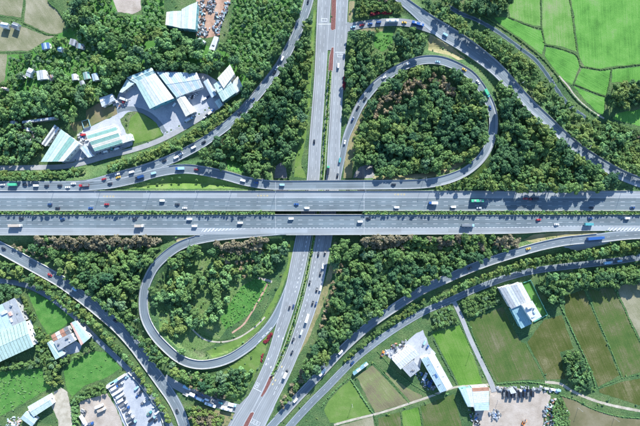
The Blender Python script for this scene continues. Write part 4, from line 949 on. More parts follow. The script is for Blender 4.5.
building('flat_roofed_factory', 'grey concrete flat-roofed factory at the left edge', [(-22,316),(15,298),(25,321),(-12,338)], 7, 3, ['roof_grey','roof_lightblue'], 'wall_grey', 0, None, extras=[('roof_unit',.62,.35,6,3,1.2,'roof_white'),('roof_unit',.75,.5,3,4,1,'roof_salmon'),('water_tank',.85,.2,2,2,1.6,'metal'),('roof_unit',.7,.75,2,4,.8,'roof_white'),('vent',.9,.6,1,1,.9,'roof_dark')])
building('mint_factory', 'large mint-roofed factory hall at the left edge', [(-26,343),(26,320.6),(33.8,346),(-16,369)], 8, 8, ['roof_mint'], 'wall_white', 1.6, 'v')
building('village_house', 'grey flat-roofed house in the middle of the lower left farmstead', [(53.5,342),(70.8,333.5),(75.5,340.6),(58.2,350.8)], 6.5, 3, ['roof_grey'], 'wall_white', 0, None, 'house', extras=[('water_tank',.2,.4,1.6,1.6,1.6,'roof_dark'),('roof_unit',.7,.3,3,1.4,1.2,'roof_dark'),('roof_unit',.75,.7,1.2,1.2,.9,'roof_white')])
building('village_house', 'mint-roofed side wing of the lower left farmstead', [(47,343.2),(51.4,340.4),(65.2,354),(55.4,359.6)], 5, 3, ['roof_mint'], 'wall_white', .6, 'u', 'house')
building('village_house', 'pale wing with a salmon stripe at the right of the lower left farmstead', [(70.4,323.6),(76,320.6),(90.4,337.5),(81,345.3)], 5, 4, ['roof_salmon','roof_lightblue','roof_mint','roof_pale'], 'wall_white', .5, None, 'house')
building('village_house', 'rusty-roofed wing above the grey house of the farmstead', [(51,335.5),(67.6,326),(71,333),(53.6,341.4)], 4.5, 4, ['roof_rust','roof_white','roof_rust','roof_dark'], 'wall_grey', .5, 'v', 'house')
building('mint_shed', 'pale mint gabled shed beside the dirt track', [(27.5,407),(49,394.6),(53,404.4),(33.5,417)], 5, 4, ['roof_pale'], 'wall_white', .9, 'v', 'shed')
building('small_shed', 'light blue shed below the pale mint gabled shed', [(20.6,418.6),(26.6,411.2),(37,419.8),(31.8,427)], 4, 2, ['roof_lightblue'], 'wall_white', .5, 'u', 'shed')
building('warehouse', 'white mono-pitch workshop roof beside the service lane', [(391.9,359.6),(409.5,345.6),(419.4,354),(400.4,369.5)], 6.5, 5, ['roof_white'], 'wall_white', .6, 'v', 'warehouse')
building('warehouse', 'grey flat-roofed block attached below the white workshop', [(402.5,368.8),(413.7,360.4),(420,369.5),(410.2,377.3)], 7.5, 2, ['roof_grey'], 'wall_white', 0, None, 'warehouse', extras=[('roof_unit',.45,.6,2.6,.8,.8,'roof_dark'),('roof_unit',.55,.72,2.6,.8,.8,'roof_dark')])
building('warehouse', 'long white gabled warehouse standing beside the green field', [(421.2,359.6),(434.2,353.3),(452.5,386.4),(439.8,392.5)], 7.5, 4, ['roof_lightblue','roof_lightblue','roof_white','roof_white'], 'wall_white', 1.2, 'u', 'warehouse', extras=[('roof_vent',.25,.2,2.6,.6,.4,'roof_dark'),('roof_vent',.25,.5,2.6,.6,.4,'roof_dark'),('roof_vent',.25,.8,2.6,.6,.4,'roof_dark'),('roof_vent',.75,.35,2.2,.5,.4,'roof_grey'),('roof_vent',.75,.65,2.2,.5,.4,'roof_grey'),('skylight',.36,.55,2.4,4.4,.2,'roof_blue')])  # white roof: left slope coloured light blue to paint its shaded side
building('warehouse', 'wide grey-white gabled warehouse by the service lane on the right', [(499.2,288.4),(521.7,282.7),(530.8,299.6),(511,308.8)], 7, 4, ['roof_grey','roof_white'], 'wall_white', .9, 'u', 'warehouse')
building('warehouse', 'teal-roofed lower wing beneath the grey-white gabled warehouse', [(511,309),(520.6,304.6),(531.6,323.2),(521,328.5)], 5.8, 3, ['roof_teal'], 'wall_teal', .6, 'm', 'warehouse')
building('white_house', 'three-storey white house with stepped roof terrace beside the teal wing', [(521.9,305.3),(532.3,300.8),(541.6,316.5),(532.3,321.6)], 10.5, 3, ['roof_white'], 'wall_white', 0, None, 'house', extras=[('stair_tower',.5,.22,6.5,2.4,2.4,'roof_white'),('roof_unit',.6,.6,2,2.6,1,'roof_lightblue'),('water_tank',.75,.4,1.4,1.4,1.5,'metal'),('roof_unit',.3,.8,3,.8,.8,'roof_lightblue')])
building('small_shed', 'light blue wedge-shaped shed at the corner of the sandy yard', [(459.7,389.7),(471.8,387.8),(474.6,406.6),(467.6,406.6)], 6, 2, ['roof_lightblue','roof_white'], 'wall_teal', .4, 'm', 'shed')
building('yard_workshop', 'white workshop with a rusty roof strip in the sandy yard', [(488.8,386.9),(488.8,410.3),(474.9,410.9),(472.2,387.8)], 6.5, 6, ['roof_rust','roof_white','roof_white','roof_white','roof_lightblue','roof_lightblue'], 'wall_white', .5, None, 'workshop')
building('small_shed', 'small white shed among the parked trucks of the sandy yard', [(509,389.5),(513,387.6),(516.4,392.6),(511,394)], 3.2, 2, ['roof_white'], 'wall_grey', .2, 'm', 'shed')
building('bus_shelter', 'green and white shelter at the corner of the brown field', [(352.5,373.4),(367,362.4),(368.6,364.4),(354,375.6)], 3, 4, ['roof_teal','roof_white'], 'wall_teal', .2, None, 'shelter')

# ------------------------------------------------------------------ fences
def fence(label, pts, mat, h=1.8):
    c = [Vector(G(a, b)) for a, b in pts]; root = empty('fence', c[0]); tag(root, label, 'fence')
    for a, b in zip(c[:-1], c[1:]):
        d = b-a; L_ = d.length; n = max(1, int(L_/4)); m = MB()
        for i in range(n):
            p, q = a + d*(i/n) - c[0], a + d*((i+1)/n) - c[0]
            MB().cyl(p, p+Vector((0,0,h)), .08, .08, 6).build('post', mat, root)
            s = Vector((-d.y, d.x, 0)).normalized()*.06; m2 = MB()
            m2.loft([[p+s+Vector((0,0,.15)), p-s+Vector((0,0,.15)), p-s+Vector((0,0,h-.1)), p+s+Vector((0,0,h-.1))], [q+s+Vector((0,0,.15)), q-s+Vector((0,0,.15)), q-s+Vector((0,0,h-.1)), q+s+Vector((0,0,h-.1))]])
            m2.build('panel', mat, root)
fence('teal fence around the lawn of the white house', [(523,282.6),(530,280),(547,314.4),(533.5,321.6)], M['fence_green'])
fence('white wall on the ramp side of the parking lot', [(128.5,372),(139,382.5),(150,397.5),(157,408),(162,418),(165,428)], M['wall_white'], 2)
fence('pale fence along the left side of the parking lot', [(107,385),(113,396),(121,410),(128.5,427)], M['wall_white'], 1.6)
fence('teal mesh fence around the small green court', [(82.5,121.5),(89,119.5),(91,126.5),(84.5,128.8),(82.5,121.5)], M['roof_teal'], 2)
fence('pale fence line along the factory lane', [(66,163.6),(82,159.6),(107,152.6),(130,146.6)], M['wall_grey'], 1.6)

# ------------------------------------------------------------------ vegetation: crown shapes
def crown(seed, nleaf, nlobe, flat=.8, leaf=.20, lobe=(.36,.52), kind='broad'):
    """leaf quads over a cluster of lobes; unit crown radius, centre at z = 1.5"""
    g_ = np.random.default_rng(seed); C, Rr = [], []
    for i in range(nlobe):
        if i == 0: c = np.array([0, 0, .25]); r = .55
        else:
            a = i*2.4 + g_.uniform(-.4, .4); d = math.sqrt(g_.uniform(.1, .78)); c = np.array([d*math.cos(a), d*math.sin(a), g_.uniform(-.25, .45)]); r = g_.uniform(*lobe)
        C.append(c); Rr.append(r)
    C = np.array(C); Rr = np.array(Rr); V, T = [], []
    wgt = Rr**2; wgt /= wgt.sum(); cnt = 0; tries = 0
    lt = g_.uniform(.25, .75, nlobe)
    while cnt < nleaf and tries < nleaf*6:
        tries += 1
        i = g_.choice(nlobe, p=wgt); n = g_.normal(size=3); n /= np.linalg.norm(n)
        if n[2] < -.45: n[2] = -n[2]
        p = C[i] + n*Rr[i]*g_.uniform(.86, 1.12)
        dd = np.linalg.norm(C-p, axis=1) / Rr; dd[i] = 9
        if dd.min() < .85: continue
        m = n + g_.normal(size=3)*.33; m /= np.linalg.norm(m)
        a = np.cross(m, g_.normal(size=3)); a /= np.linalg.norm(a); b = np.cross(m, a)
        s = leaf*g_.uniform(.65, 1.35); e = g_.uniform(.6, 1.0)
        V += [p+a*s, p+b*s*e, p-a*s*g_.uniform(.7, 1), p-b*s*e]; T.append(np.clip(lt[i] + g_.normal()*.11, 0, 1)); cnt += 1
    cv = np.array([[-1,-1,-1],[1,-1,-1],[1,1,-1],[-1,1,-1],[-1,-1,1],[1,-1,1],[1,1,1],[-1,1,1]])/math.sqrt(3)
    cf = np.array([[0,3,2,1],[4,5,6,7],[0,1,5,4],[1,2,6,5],[2,3,7,6],[3,0,4,7]])
    V = np.array(V); Q = np.arange(len(V)).reshape(-1, 4)
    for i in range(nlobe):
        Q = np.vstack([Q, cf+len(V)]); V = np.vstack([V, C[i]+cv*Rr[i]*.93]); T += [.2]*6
    V[:, 2] = V[:, 2]*flat + 1.5
    return V, Q, np.array(T)
SHAPES = {'hi': [crown(i, 440, 12 + i, leaf=.12, lobe=(.20,.44)) for i in range(8)], 'lo': [crown(20+i, 205, 10 + i % 4, leaf=.158, lobe=(.24,.46)) for i in range(12)],
          'round': [crown(40+i, 230, 4, .8, .17, (.45,.65)) for i in range(4)], 'tiny': [crown(60+i, 42, 2, .7, .34, (.55,.75)) for i in range(5)]}
LM = ['leaf_dark','leaf_mid','leaf_yellow','leaf_light','leaf_teal','leaf_brown','leaf_tan','leaf_red','leaf_bright']
def trunk_mb(h=1.25):
    m = MB(); m.cyl((0,0,-.3), (.03,.02,h*.6), .085, .06, 6)
    for a in (0, 2.1, 4.2): m.cyl((.03,.02,h*.55), (.4*math.cos(a), .4*math.sin(a), h*1.1), .05, .02, 4)
    return m
t0 = trunk_mb().build('trunk', M['bark']); TRUNK = t0.data; bpy.data.objects.remove(t0)
CM = {}
def crown_me(shape, i, mat):
    k = (shape, i, mat)
    if k not in CM:
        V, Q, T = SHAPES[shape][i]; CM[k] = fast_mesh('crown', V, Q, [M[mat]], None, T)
    return CM[k]
def plant_tree(name, label, cat, group, x, y, z, r, hf, shape, mat, trunk=True):
    o = empty(name, (x, y, z), random.uniform(0, 6.28)); e_ = random.uniform(.84, 1.2); o.scale = (r*e_, r/e_, r*hf); tag(o, label, cat, group)
    c = bpy.data.objects.new('crown', crown_me(shape, random.randrange(len(SHAPES[shape])), mat)); COL.objects.link(c); c.parent = o
    if trunk: t = bpy.data.objects.new('trunk', TRUNK); COL.objects.link(t); t.parent = o
    return o
# woods: (photo outline, mix of leaf colours, crown radius range, where)
MIX_A = {'leaf_dark':.42,'leaf_mid':.30,'leaf_yellow':.13,'leaf_teal':.15}
MIX_Y = {'leaf_dark':.25,'leaf_mid':.35,'leaf_yellow':.40}
MIX_L = {'leaf_mid':.30,'leaf_light':.33,'leaf_dark':.17,'leaf_teal':.20}
MIX_B = {'leaf_brown':.75,'leaf_mid':.15,'leaf_teal':.1}
SCRUB = {'leaf_light':.42,'leaf_mid':.26,'leaf_bright':.16,'leaf_teal':.16}
MIX_R = {'leaf_yellow':.45,'leaf_mid':.45,'leaf_light':.10}
WOODS = [
 ([(217,240.5),(245,239.5),(270,239.5),(271,247),(268,252),(232,253),(215,248)], MIX_B, 2.6, 4.0, 'in the left loop below the motorway'),
 ([(35,237.5),(160,237),(160,244),(140,249),(100,251),(60,249),(35,244)], MIX_B, 2.4, 3.6, 'along the lower edge of the motorway at left'),
 ([(362,237),(445,237),(500,236.5),(520,239),(516,246),(480,250),(440,249),(400,248),(362,247)], {'leaf_brown':.5,'leaf_mid':.3,'leaf_yellow':.2}, 2.4, 3.6, 'along the lower edge of the motorway right of the bridge'),
 ([(355,162),(357,135),(362,118),(374,98),(391,80),(410,71),(430,67),(455,71),(472,84),(484,104),(488,122),(485,138),(474,152),(458,162),(440,168),(400,172),(378,172),(376,166),(366,161)], {'leaf_dark':.40,'leaf_mid':.32,'leaf_yellow':.20,'leaf_teal':.08}, 2.0, 6.4, 'inside the right loop ramp'),
 ([(500,84),(512,95),(530,114),(545,127),(565,146),(590,164),(612,177),(618,183),(604,189.5),(560,190),(520,190),(485,189),(478,184),(490,170),(500,150),(505,128),(503,108),(498,95)], {'leaf_dark':.34,'leaf_mid':.34,'leaf_yellow':.28,'leaf_teal':.04}, 2.0, 6.6, 'between the right loop and the upper right ramp'),
 ([(418,-4),(437,2),(455,13),(468,26),(484,32),(498,38),(512,46),(526,58),(540,74),(552,88),(566,102),(584,116),(604,126),(640,138),(660,142),(660,182),(640,172),(615,162),(598,152),(578,139),(560,124),(545,109),(530,94),(515,77),(500,61),(482,46),(462,33),(445,20),(430,9)], {'leaf_yellow':.32,'leaf_mid':.38,'leaf_light':.20,'leaf_dark':.10}, 2.4, 4.2, 'between the upper right ramp and the paddy fields'),
 ([(436,-6),(512,-6),(508,6),(500,11),(480,15),(462,9),(446,2)], {'leaf_dark':.7,'leaf_mid':.3}, 3, 4.6, 'at the upper corner of the paddy fields'),
 ([(610,82.5),(625,80),(640,79),(655,79),(655,103),(636,103),(624,108),(613,106),(607,96)], {'leaf_mid':.4,'leaf_yellow':.3,'leaf_dark':.3}, 2.8, 4.4, 'in the clump on the paddy fields'),
 ([(351,33),(370,33),(374,48),(384,52),(393,44),(395,34),(403,28),(414,29),(424,38),(426,48),(418,55),(404,60),(392,65),(380,73),(368,86),(358,100),(352,112),(348,118),(344.5,112),(346,85),(349,58)], {'leaf_dark':.35,'leaf_mid':.4,'leaf_yellow':.2,'leaf_teal':.05}, 2.8, 4.6, 'between the bus street and the right loop'),
 ([(356,-4),(398,-4),(404,8),(398,13),(392,10),(372,11),(366,17),(356,18)], {'leaf_yellow':.4,'leaf_mid':.5,'leaf_tan':.1}, 1.6, 2.8, 'in the planted triangle above the bus street'),
 ([(308,12),(311,30),(310,70),(306,110),(300,138),(292,160),(289,163),(280,160),(272,166),(268,178),(250,176),(240,172),(244,166),(236,157),(226,159),(226,169),(210,164),(198,156),(214,144),(236,126),(256,104),(272,85),(286,66),(296,45)], {'leaf_dark':.38,'leaf_mid':.36,'leaf_yellow':.16,'leaf_teal':.10}, 2.0, 6.2, 'between the upper left ramp and the local road'),
 ([(234,2),(238,-4),(296,-4),(292,16),(284,34),(270,56),(254,72),(244,70),(234,54),(228,40)], SCRUB, 1.3, 2.6, 'on the scrubby slope left of the upper left ramp'),
 ([(9,56),(24,54),(28,66),(22,84),(12,96),(4,104),(6,84)], SCRUB, 1.2, 2.2, 'in the bright scrub at the far left'),
 ([(88,-4),(112,-4),(116,14),(142,14),(144,-4),(162,-4),(163,26),(150,34),(126,36),(104,24),(92,12)], SCRUB, 1.4, 2.8, 'in the light scrub left of the barn'),
 ([(54,40),(66,30),(80,36),(98,44),(104,60),(100,86),(60,86),(20,90),(24,66),(40,56)], SCRUB, 1.6, 3.0, 'around the cottages'),
 ([(66,-4),(112,-4),(116,14),(142,14),(144,-4),(160,-4),(163,26),(176,32),(196,40),(204,52),(222,54),(234,20),(238,-4),(305,-4),(300,12),(288,38),(272,62),(258,80),(243,96),(242,80),(230,60),(207,70),(160,66),(130,72),(118,88),(100,92),(98,98),(86,104),(70,122),(56,114),(22,118),(0,115),(-6,110),(-6,92),(8,60),(24,54),(40,48),(56,40),(66,30)], {'leaf_mid':.33,'leaf_light':.30,'leaf_dark':.19,'leaf_teal':.12,'leaf_yellow':.06}, 1.8, 6.0, 'in the upper left woodland'),
 ([(-6,114),(22,124),(40,126),(44,132),(36,150),(28,160),(-6,164)], {'leaf_mid':.4,'leaf_light':.3,'leaf_dark':.2,'leaf_teal':.1}, 2.4, 4, 'left of the slanted warehouse'),
 ([(-4,171),(40,171.5),(64,171),(84,167.5),(86,171.5),(64,177),(30,178.5),(-4,179)], MIX_R, 1.6, 2.6, 'along the collector road at left'),
 ([(110,163),(134,156),(160,147.5),(182,137),(206,122),(226,107.5),(244,97),(248,98),(234,112),(214,130),(192,144.5),(168,155.5),(140,166),(112,172)], MIX_R, 2.0, 3.2, 'between the factory lane and the upper left ramp'),
 ([(4,246),(40,246),(160,246),(154,258),(143,270),(137,284),(136.5,305),(139,322),(148,338),(162,353),(176,365),(190,371),(206,373),(224,372),(232,384),(226,392),(206,390),(186,380),(168,366),(152,352),(138,333),(122,314),(104,300),(85,285),(66,270),(40,257),(20,251)], {'leaf_dark':.33,'leaf_mid':.37,'leaf_teal':.18,'leaf_yellow':.12}, 2.0, 6.0, 'between the lower left ramp and the left loop'),
 ([(196,246),(215,250),(235,255),(268,254),(276,244),(289,242),(287,260),(276,276),(256,276),(240,284),(230,300),(218,320),(206,322),(190,330),(176,336),(164,330),(154,312),(152,294),(157,278),(168,264),(182,252)], {'leaf_mid':.36,'leaf_dark':.14,'leaf_light':.40,'leaf_yellow':.10}, 1.4, 4.6, 'inside the left loop ramp'),
 ([(334,242),(362,248),(440,250),(516,248),(506,250),(486,256),(462,265),(440,275),(418,286),(400,297),(378,312),(360,327),(344,342),(330,356),(318,368),(306,378),(304,366),(316,345),(326,320),(331,300),(335,270)], {'leaf_dark':.36,'leaf_mid':.34,'leaf_teal':.20,'leaf_yellow':.10}, 2.0, 6.2, 'between the local road and the long lower right ramp'),
 ([(300,372),(312,360),(316,368),(302,386),(290,402),(282,412),(280,405),(290,388)], {'leaf_mid':.5,'leaf_brown':.3,'leaf_dark':.2}, 2, 3.2, 'beside the lower end of the local road'),
 ([(640,238.5),(660,238),(660,248),(640,252.5),(610,257),(580,260),(550,264),(530,266.5),(510,272),(494,277),(474,285),(452,295),(436,302),(428,303),(440,294),(460,284.5),(480,276),(500,269),(524,261.5),(550,256.5),(570,254.5),(590,252),(612,246)], MIX_R, 2.4, 3.8, 'between the long lower right ramp and the service lane'),
 ([(398,314),(426,298),(428,304),(402,320),(380,335),(366,346),(350,361),(338,372),(344,360),(360,344),(378,328)], {'leaf_yellow':.4,'leaf_mid':.6}, 1.2, 2.0, 'on the bank above the service lane'),
 ([(548,275),(570,271),(600,267.5),(640,262.5),(660,259),(660,284),(640,284),(616,287),(598,288),(572,288),(562,291),(558,304),(551,306),(545,296),(538,284)], {'leaf_mid':.45,'leaf_dark':.3,'leaf_light':.25}, 2.6, 4.2, 'below the service lane at the right'),
 ([(434,313),(450,306.5),(457,322),(432,330)], {'leaf_mid':.5,'leaf_teal':.3,'leaf_light':.2}, 1.2, 2.4, 'in the garden left of the farm lane'),
 ([(461,301),(495,287.5),(500,300),(490,309),(469,318)], {'leaf_mid':.5,'leaf_teal':.3,'leaf_light':.2}, 1.2, 2.4, 'in the garden right of the farm lane'),
 ([(561,354),(576,351.5),(589,370),(592,391),(579,391),(568,380)], {'leaf_mid':.5,'leaf_dark':.3,'leaf_light':.2}, 1.6, 2.8, 'in the overgrown plot between the brown fields'),
 ([(-6,262),(10,264),(30,272),(48,283),(64,296),(82,312),(100,331),(118,350),(136,372),(152,394),(166,416),(174,434),(170,420),(160,402),(146,385),(130,366),(112,347),(94,329),(78,314),(60,301),(40,289),(20,281),(-6,277)], MIX_R, 2.0, 3.4, 'between the lower left ramp and the riverside lane'),
 ([(-6,284),(18,288),(26,291),(12,297),(-6,305)], {'leaf_dark':.5,'leaf_mid':.5}, 2.4, 3.8, 'above the grey factory at the left edge'),
 ([(24,298),(30,296),(38,318),(48,336),(47,346),(54,360),(60,366),(62,384),(54,386),(46,378),(44,366),(36,352),(34,338),(28,318)], {'leaf_yellow':.3,'leaf_mid':.4,'leaf_teal':.3}, 1.6, 2.8, 'along the farm path beside the mint factory'),
 ([(60,360),(72,354),(84,350),(94,342),(102,346),(90,352),(76,358),(66,366)], {'leaf_mid':.6,'leaf_light':.4}, 1.8, 3, 'below the lower left farmstead'),
 ([(-6,362),(14,364),(40,360),(42,366),(18,369),(-6,371)], {'leaf_mid':.5,'leaf_teal':.5}, 1.6, 3, 'below the mint factory'),
 ([(70,399),(84,390),(100,384),(106,386),(106,392),(90,397),(80,401),(80,426),(74,426)], {'leaf_light':.6,'leaf_mid':.4}, 1.2, 2.2, 'around the sandy yard at lower left'),
 ([(228,370),(244,368),(252,372),(246,388),(238,398),(226,394)], {'leaf_mid':.4,'leaf_dark':.4,'leaf_light':.2}, 2, 3.4, 'beside the lower junction'),
 ([(186,408),(200,408),(224,416),(220,426),(196,428)], {'leaf_mid':.4,'leaf_yellow':.4,'leaf_brown':.2}, 1.4, 2.6, 'below the parked trucks'),
 ([(186,376),(214,382),(228,392),(224,398),(204,393),(186,385)], {'leaf_brown':.4,'leaf_mid':.4,'leaf_tan':.2}, 1.4, 2.4, 'above the parked trucks'),
 ([(552,410),(558,398),(566,402),(572,416),(574,434),(556,434)], {'leaf_mid':.5,'leaf_light':.5}, 1.0, 1.8, 'on the scrap heap'),
 ([(606,121),(640,131),(655,134),(655,139),(636,136),(606,126)], {'leaf_tan':.3,'leaf_teal':.4,'leaf_mid':.3}, 1.4, 2.2, 'in the pale hedge below the paddy fields'),
 ([(432,186),(470,178),(484,176),(486,188),(440,190)], {'leaf_mid':.6,'leaf_yellow':.4}, 1.2, 2.4, 'on the verge inside the right loop exit'),
]
TREES = []; cell = {}
def free(x, y, r, k=.72):
    i, j = int(x//8), int(y//8)
    for a in (-1, 0, 1):
        for b in (-1, 0, 1):
            for (x2, y2, r2) in cell.get((i+a, j+b), ()):
                if (x-x2)**2 + (y-y2)**2 < (k*(r+r2))**2: return False
    return True
def add_tree(x, y, z, r, mat, where, shape='lo', name='broadleaf_tree', hf=1.1):
    cell.setdefault((int(x//8), int(y//8)), []).append((x, y, r*2.3 if shape == 'round' else r))
    TREES.append(dict(hf=hf, x=x, y=y, z=z, r=r, mat=mat, where=where, shape=shape, name=name))
def off_things(x, y, r):
    if roadgap(x, y) < r*.55 + .5: return False
    for a in range(6):
        if blocked(x + r*.7*math.cos(a*1.05), y + r*.7*math.sin(a*1.05)): return False
    return not blocked(x, y)
# tan-topped young trees in the right loop and beside the local road, set one by one
TAN = [(335,245),(360,190),(385,165),(415,150),(435,135),(350,215),(390,245),(405,172),(420,225),(465,185),(475,140),(510,130),(525,105),(545,140),(555,90),(590,75),(500,90),(530,70),(560,65),(615,95),(440,158),(330,270),(475,165)]
TAN = [(320+a/5.98, 71+b/5.98) for a, b in TAN] + [(427+a/5.98, 71+b/5.98) for a, b in [(18,58),(58,68),(95,80),(125,92),(108,108),(150,115),(155,142),(122,132),(82,92),(40,35),(95,45)]]
for a, b in TAN:
    x, y, z = G(a, b, 3.2); add_tree(x, y, z, random.uniform(2.2, 2.9), 'leaf_tan', 'in the curved row inside the right loop', 'round', 'tan_tree', 1.45)
for a, b in [(341.6,265.5),(340,271),(335.5,272),(332.8,282.6),(334.2,288),(331.6,292.4),(327,300.5),(327.6,306),(324,318),(321,326),(325.6,311.5),(236.6,262),(241.6,262),(246.8,261.4),(252.6,261),(222,256),(227,262),(241,268.5),(245,276)]:
    x, y, z = G(a, b, 3.2); add_tree(x, y, z, random.uniform(1.7, 2.3), 'leaf_tan', 'beside the local road' if a > 300 else 'in the short row inside the left loop', 'round', 'tan_tree')
for a, b in [(14,246),(20.5,248.4),(27.5,250.4),(33.5,253),(40,257.5),(47,256)]:
    x, y, z = G(a, b, 3.2); add_tree(x, y, z, random.uniform(1.8, 2.4), 'leaf_tan' if a % 2 else 'leaf_brown', 'along the lower left ramp near the left edge', 'round', 'tan_tree')
# single trees that stand out
for a, b, r, mt, wh in [(104,186.6,1.1,'leaf_dark','a'),(148.5,184.3,1.2,'leaf_mid','on the grass wedge between collector and motorway'),(157.3,184.3,1.2,'leaf_mid','on the grass wedge between collector and motorway'),(162.6,179.8,1.1,'leaf_mid','on the grass wedge between collector and motorway'),(172.2,178.6,1.3,'leaf_dark','on the grass wedge between collector and motorway'),(180,178,1.6,'leaf_dark','on the grass wedge between collector and motorway'),(196.6,180,1.3,'leaf_mid','on the grass wedge between collector and motorway'),
    (181.6,351.3,3.4,'leaf_light','on the bare bank inside the left loop'),(380.5,173,4.4,'leaf_mid','over the outer edge of the ramp bridge'),(404,172,4,'leaf_mid','on the sandy bank inside the right loop'),(437.5,172.5,3,'leaf_mid','on the sandy bank inside the right loop'),(449,168,2.4,'leaf_mid','on the sandy bank inside the right loop'),(468,160,3.6,'leaf_mid','on the sandy bank inside the right loop'),
    (377,30.6,2.2,'leaf_yellow','on the bare verge below the bus street'),(248.5,166.5,5,'leaf_mid','at the ramp edge left of the bridge'),(266,168,5,'leaf_mid','at the ramp edge left of the bridge'),(283,250,5,'leaf_teal','beside the bridge in the left loop'),(277,258,4.6,'leaf_teal','beside the bridge in the left loop'),(398,40,5.5,'leaf_dark','in the dark clump below the bus street'),(407,44,4.8,'leaf_dark','in the dark clump below the bus street'),
    (620,95,6.5,'leaf_yellow','in the clump on the paddy fields')][1:]:
    x, y, z = G(a, b, r*1.5); add_tree(x, y, z, r, mt, wh, 'hi')
def row(pts, step, r0, r1, mats, where, jit=1.2):
    c = catmull([(a, b, 0, 0) for a, b in pts], .5)[:, :2]; last = None
    for a, b in c:
        if last is not None and math.hypot(a-last[0], b-last[1]) < step*random.uniform(.8, 1.25): continue
        last = (a, b); r = random.uniform(r0, r1); a2, b2 = a+random.uniform(-jit, jit), b+random.uniform(-jit, jit)
        x, y, z = G(a2, b2, r*1.5)
        if roadgap(x, y) < 1.2 or blocked(x, y): continue
        add_tree(x, y, z, r, random.choice(mats), where, hf=random.uniform(1.1, 1.4))
YM = ['leaf_yellow','leaf_mid','leaf_yellow','leaf_mid','leaf_light']
row([(650,241),(626,246.5),(600,251),(575,254.5),(550,258),(530,261.5),(510,267),(494,272),(474,280),(456,288.5),(438,297.5)], 4.4, 2.8, 4.0, YM, 'between the long lower right ramp and the service lane')
row([(640,249),(610,254),(580,258),(550,262),(525,267),(505,272.5)], 5.5, 2.2, 3.2, YM, 'between the long lower right ramp and the service lane')
row([(-4,262),(14,266),(34,276),(52,287),(70,300),(86,313),(102,330),(118,348),(134,367),(148,387),(160,404),(172,424)], 4.2, 2.2, 3.4, YM, 'between the lower left ramp and the riverside lane')
row([(10,270),(32,281),(50,293),(68,307),(84,321)], 4.6, 2.2, 3.2, ['leaf_mid','leaf_dark','leaf_yellow'], 'between the lower left ramp and the riverside lane')
row([(62,272),(78,283),(92,294),(108,306),(122,319),(134,332),(148,350),(160,366)], 5.0, 3.0, 4.2, ['leaf_dark','leaf_mid','leaf_mid'], 'between the lower left ramp and the left loop')
row([(110,168),(132,161),(156,152.5),(178,143),(198,131),(216,118),(232,104)], 4.2, 2.4, 3.4, YM, 'between the factory lane and the upper left ramp')
row([(118,162),(140,156),(166,146),(186,136),(204,124)], 4.6, 1.8, 2.8, YM, 'between the factory lane and the upper left ramp')
row([(0,174.5),(30,174.5),(60,173.5),(80,170)], 4.6, 1.8, 2.6, YM, 'along the collector road at left')
row([(436,14),(452,25),(468,35.5),(484,47),(500,61),(514,76),(528,91),(544,108),(560,123),(578,138),(596,150),(616,162),(640,172)], 4.6, 3.0, 4.4, ['leaf_yellow','leaf_mid','leaf_mid','leaf_dark'], 'between the upper right ramp and the paddy fields')
row([(462,30),(478,38),(494,48),(506,60)], 4.6, 3.4, 4.6, ['leaf_yellow','leaf_mid'], 'between the upper right ramp and the paddy fields')
row([(160,66.5),(172,65),(186,67),(200,69),(210,70)], 4.0, 3.6, 4.6, ['leaf_dark','leaf_mid'], 'behind the wide white hall')
row([(540,274),(560,276.5),(580,277),(600,276.5),(620,276),(645,272)], 4.6, 3.4, 4.6, ['leaf_mid','leaf_dark','leaf_light'], 'below the service lane at the right')
row([(556,282),(580,284),(604,283),(630,281),(650,280)], 4.4, 3.0, 4.2, ['leaf_mid','leaf_dark'], 'below the service lane at the right')
row([(516,187),(540,187.5),(562,187.5),(584,187)], 5.0, 4.0, 5.0, ['leaf_mid','leaf_dark','leaf_yellow'], 'between the right loop and the upper right ramp')
for poly, mix, r0, r1, where in WOODS:
    ks = list(mix); pw = np.array([mix[k] for k in ks]); pw /= pw.sum()
    xs = [p[0] for p in poly]; ys = [p[1] for p in poly]
    area = abs(sum(poly[i][0]*poly[(i+1)%len(poly)][1]-poly[(i+1)%len(poly)][0]*poly[i][1] for i in range(len(poly))))/2
    scr = mix is SCRUB; gap = .98 if scr else .64; openw = where in ('in the upper left woodland', 'inside the left loop ramp', 'around the cottages')
    n = int(area/(r0*r0)*(3.0 if r1-r0 < 3 else 1.9)) + 10
    px = rng.uniform(min(xs), max(xs), n); py = rng.uniform(min(ys), max(ys), n)
    ok = pip(poly, px, py); px, py = px[ok], py[ok]
    rr = r0 + (r1-r0)*rng.beta(1.4, 1.8, len(px))
    ph = rng.uniform(0, 6.28, 4)
    for a, b, r in sorted(zip(px, py, rr), key=lambda q: -q[2] + random.uniform(0, 2.0)):
        x, y, z = G(a, b, r*1.55)
        if not free(x, y, r, gap) or not off_things(x, y, r): continue
        if openw and math.sin(a*.155+ph[1]) + math.sin(b*.17+ph[2]+a*.06) + .6*math.sin(a*.33-b*.29) > (.75 if 'upper' in where or 'cott' in where else .25): continue
        # neighbours tend to be of one kind
        v = .5 + .25*math.sin(a*.11+ph[0]) + .25*math.sin(b*.13+ph[1]+a*.04) + random.uniform(-.28, .28)
        mt = ks[min(len(ks)-1, int(np.searchsorted(np.cumsum(pw), np.clip(v, 0, .999))))]
        if mt == 'leaf_teal' and random.random() < .65: mt = 'leaf_mid'
        add_tree(x, y, z, r, mt, where, hf=.62 if scr else float(np.clip(1.02 + .3*math.sin(a*.09+ph[2]) * math.sin(b*.10+ph[3]) + random.uniform(-.22, .28), .65, 1.5)))
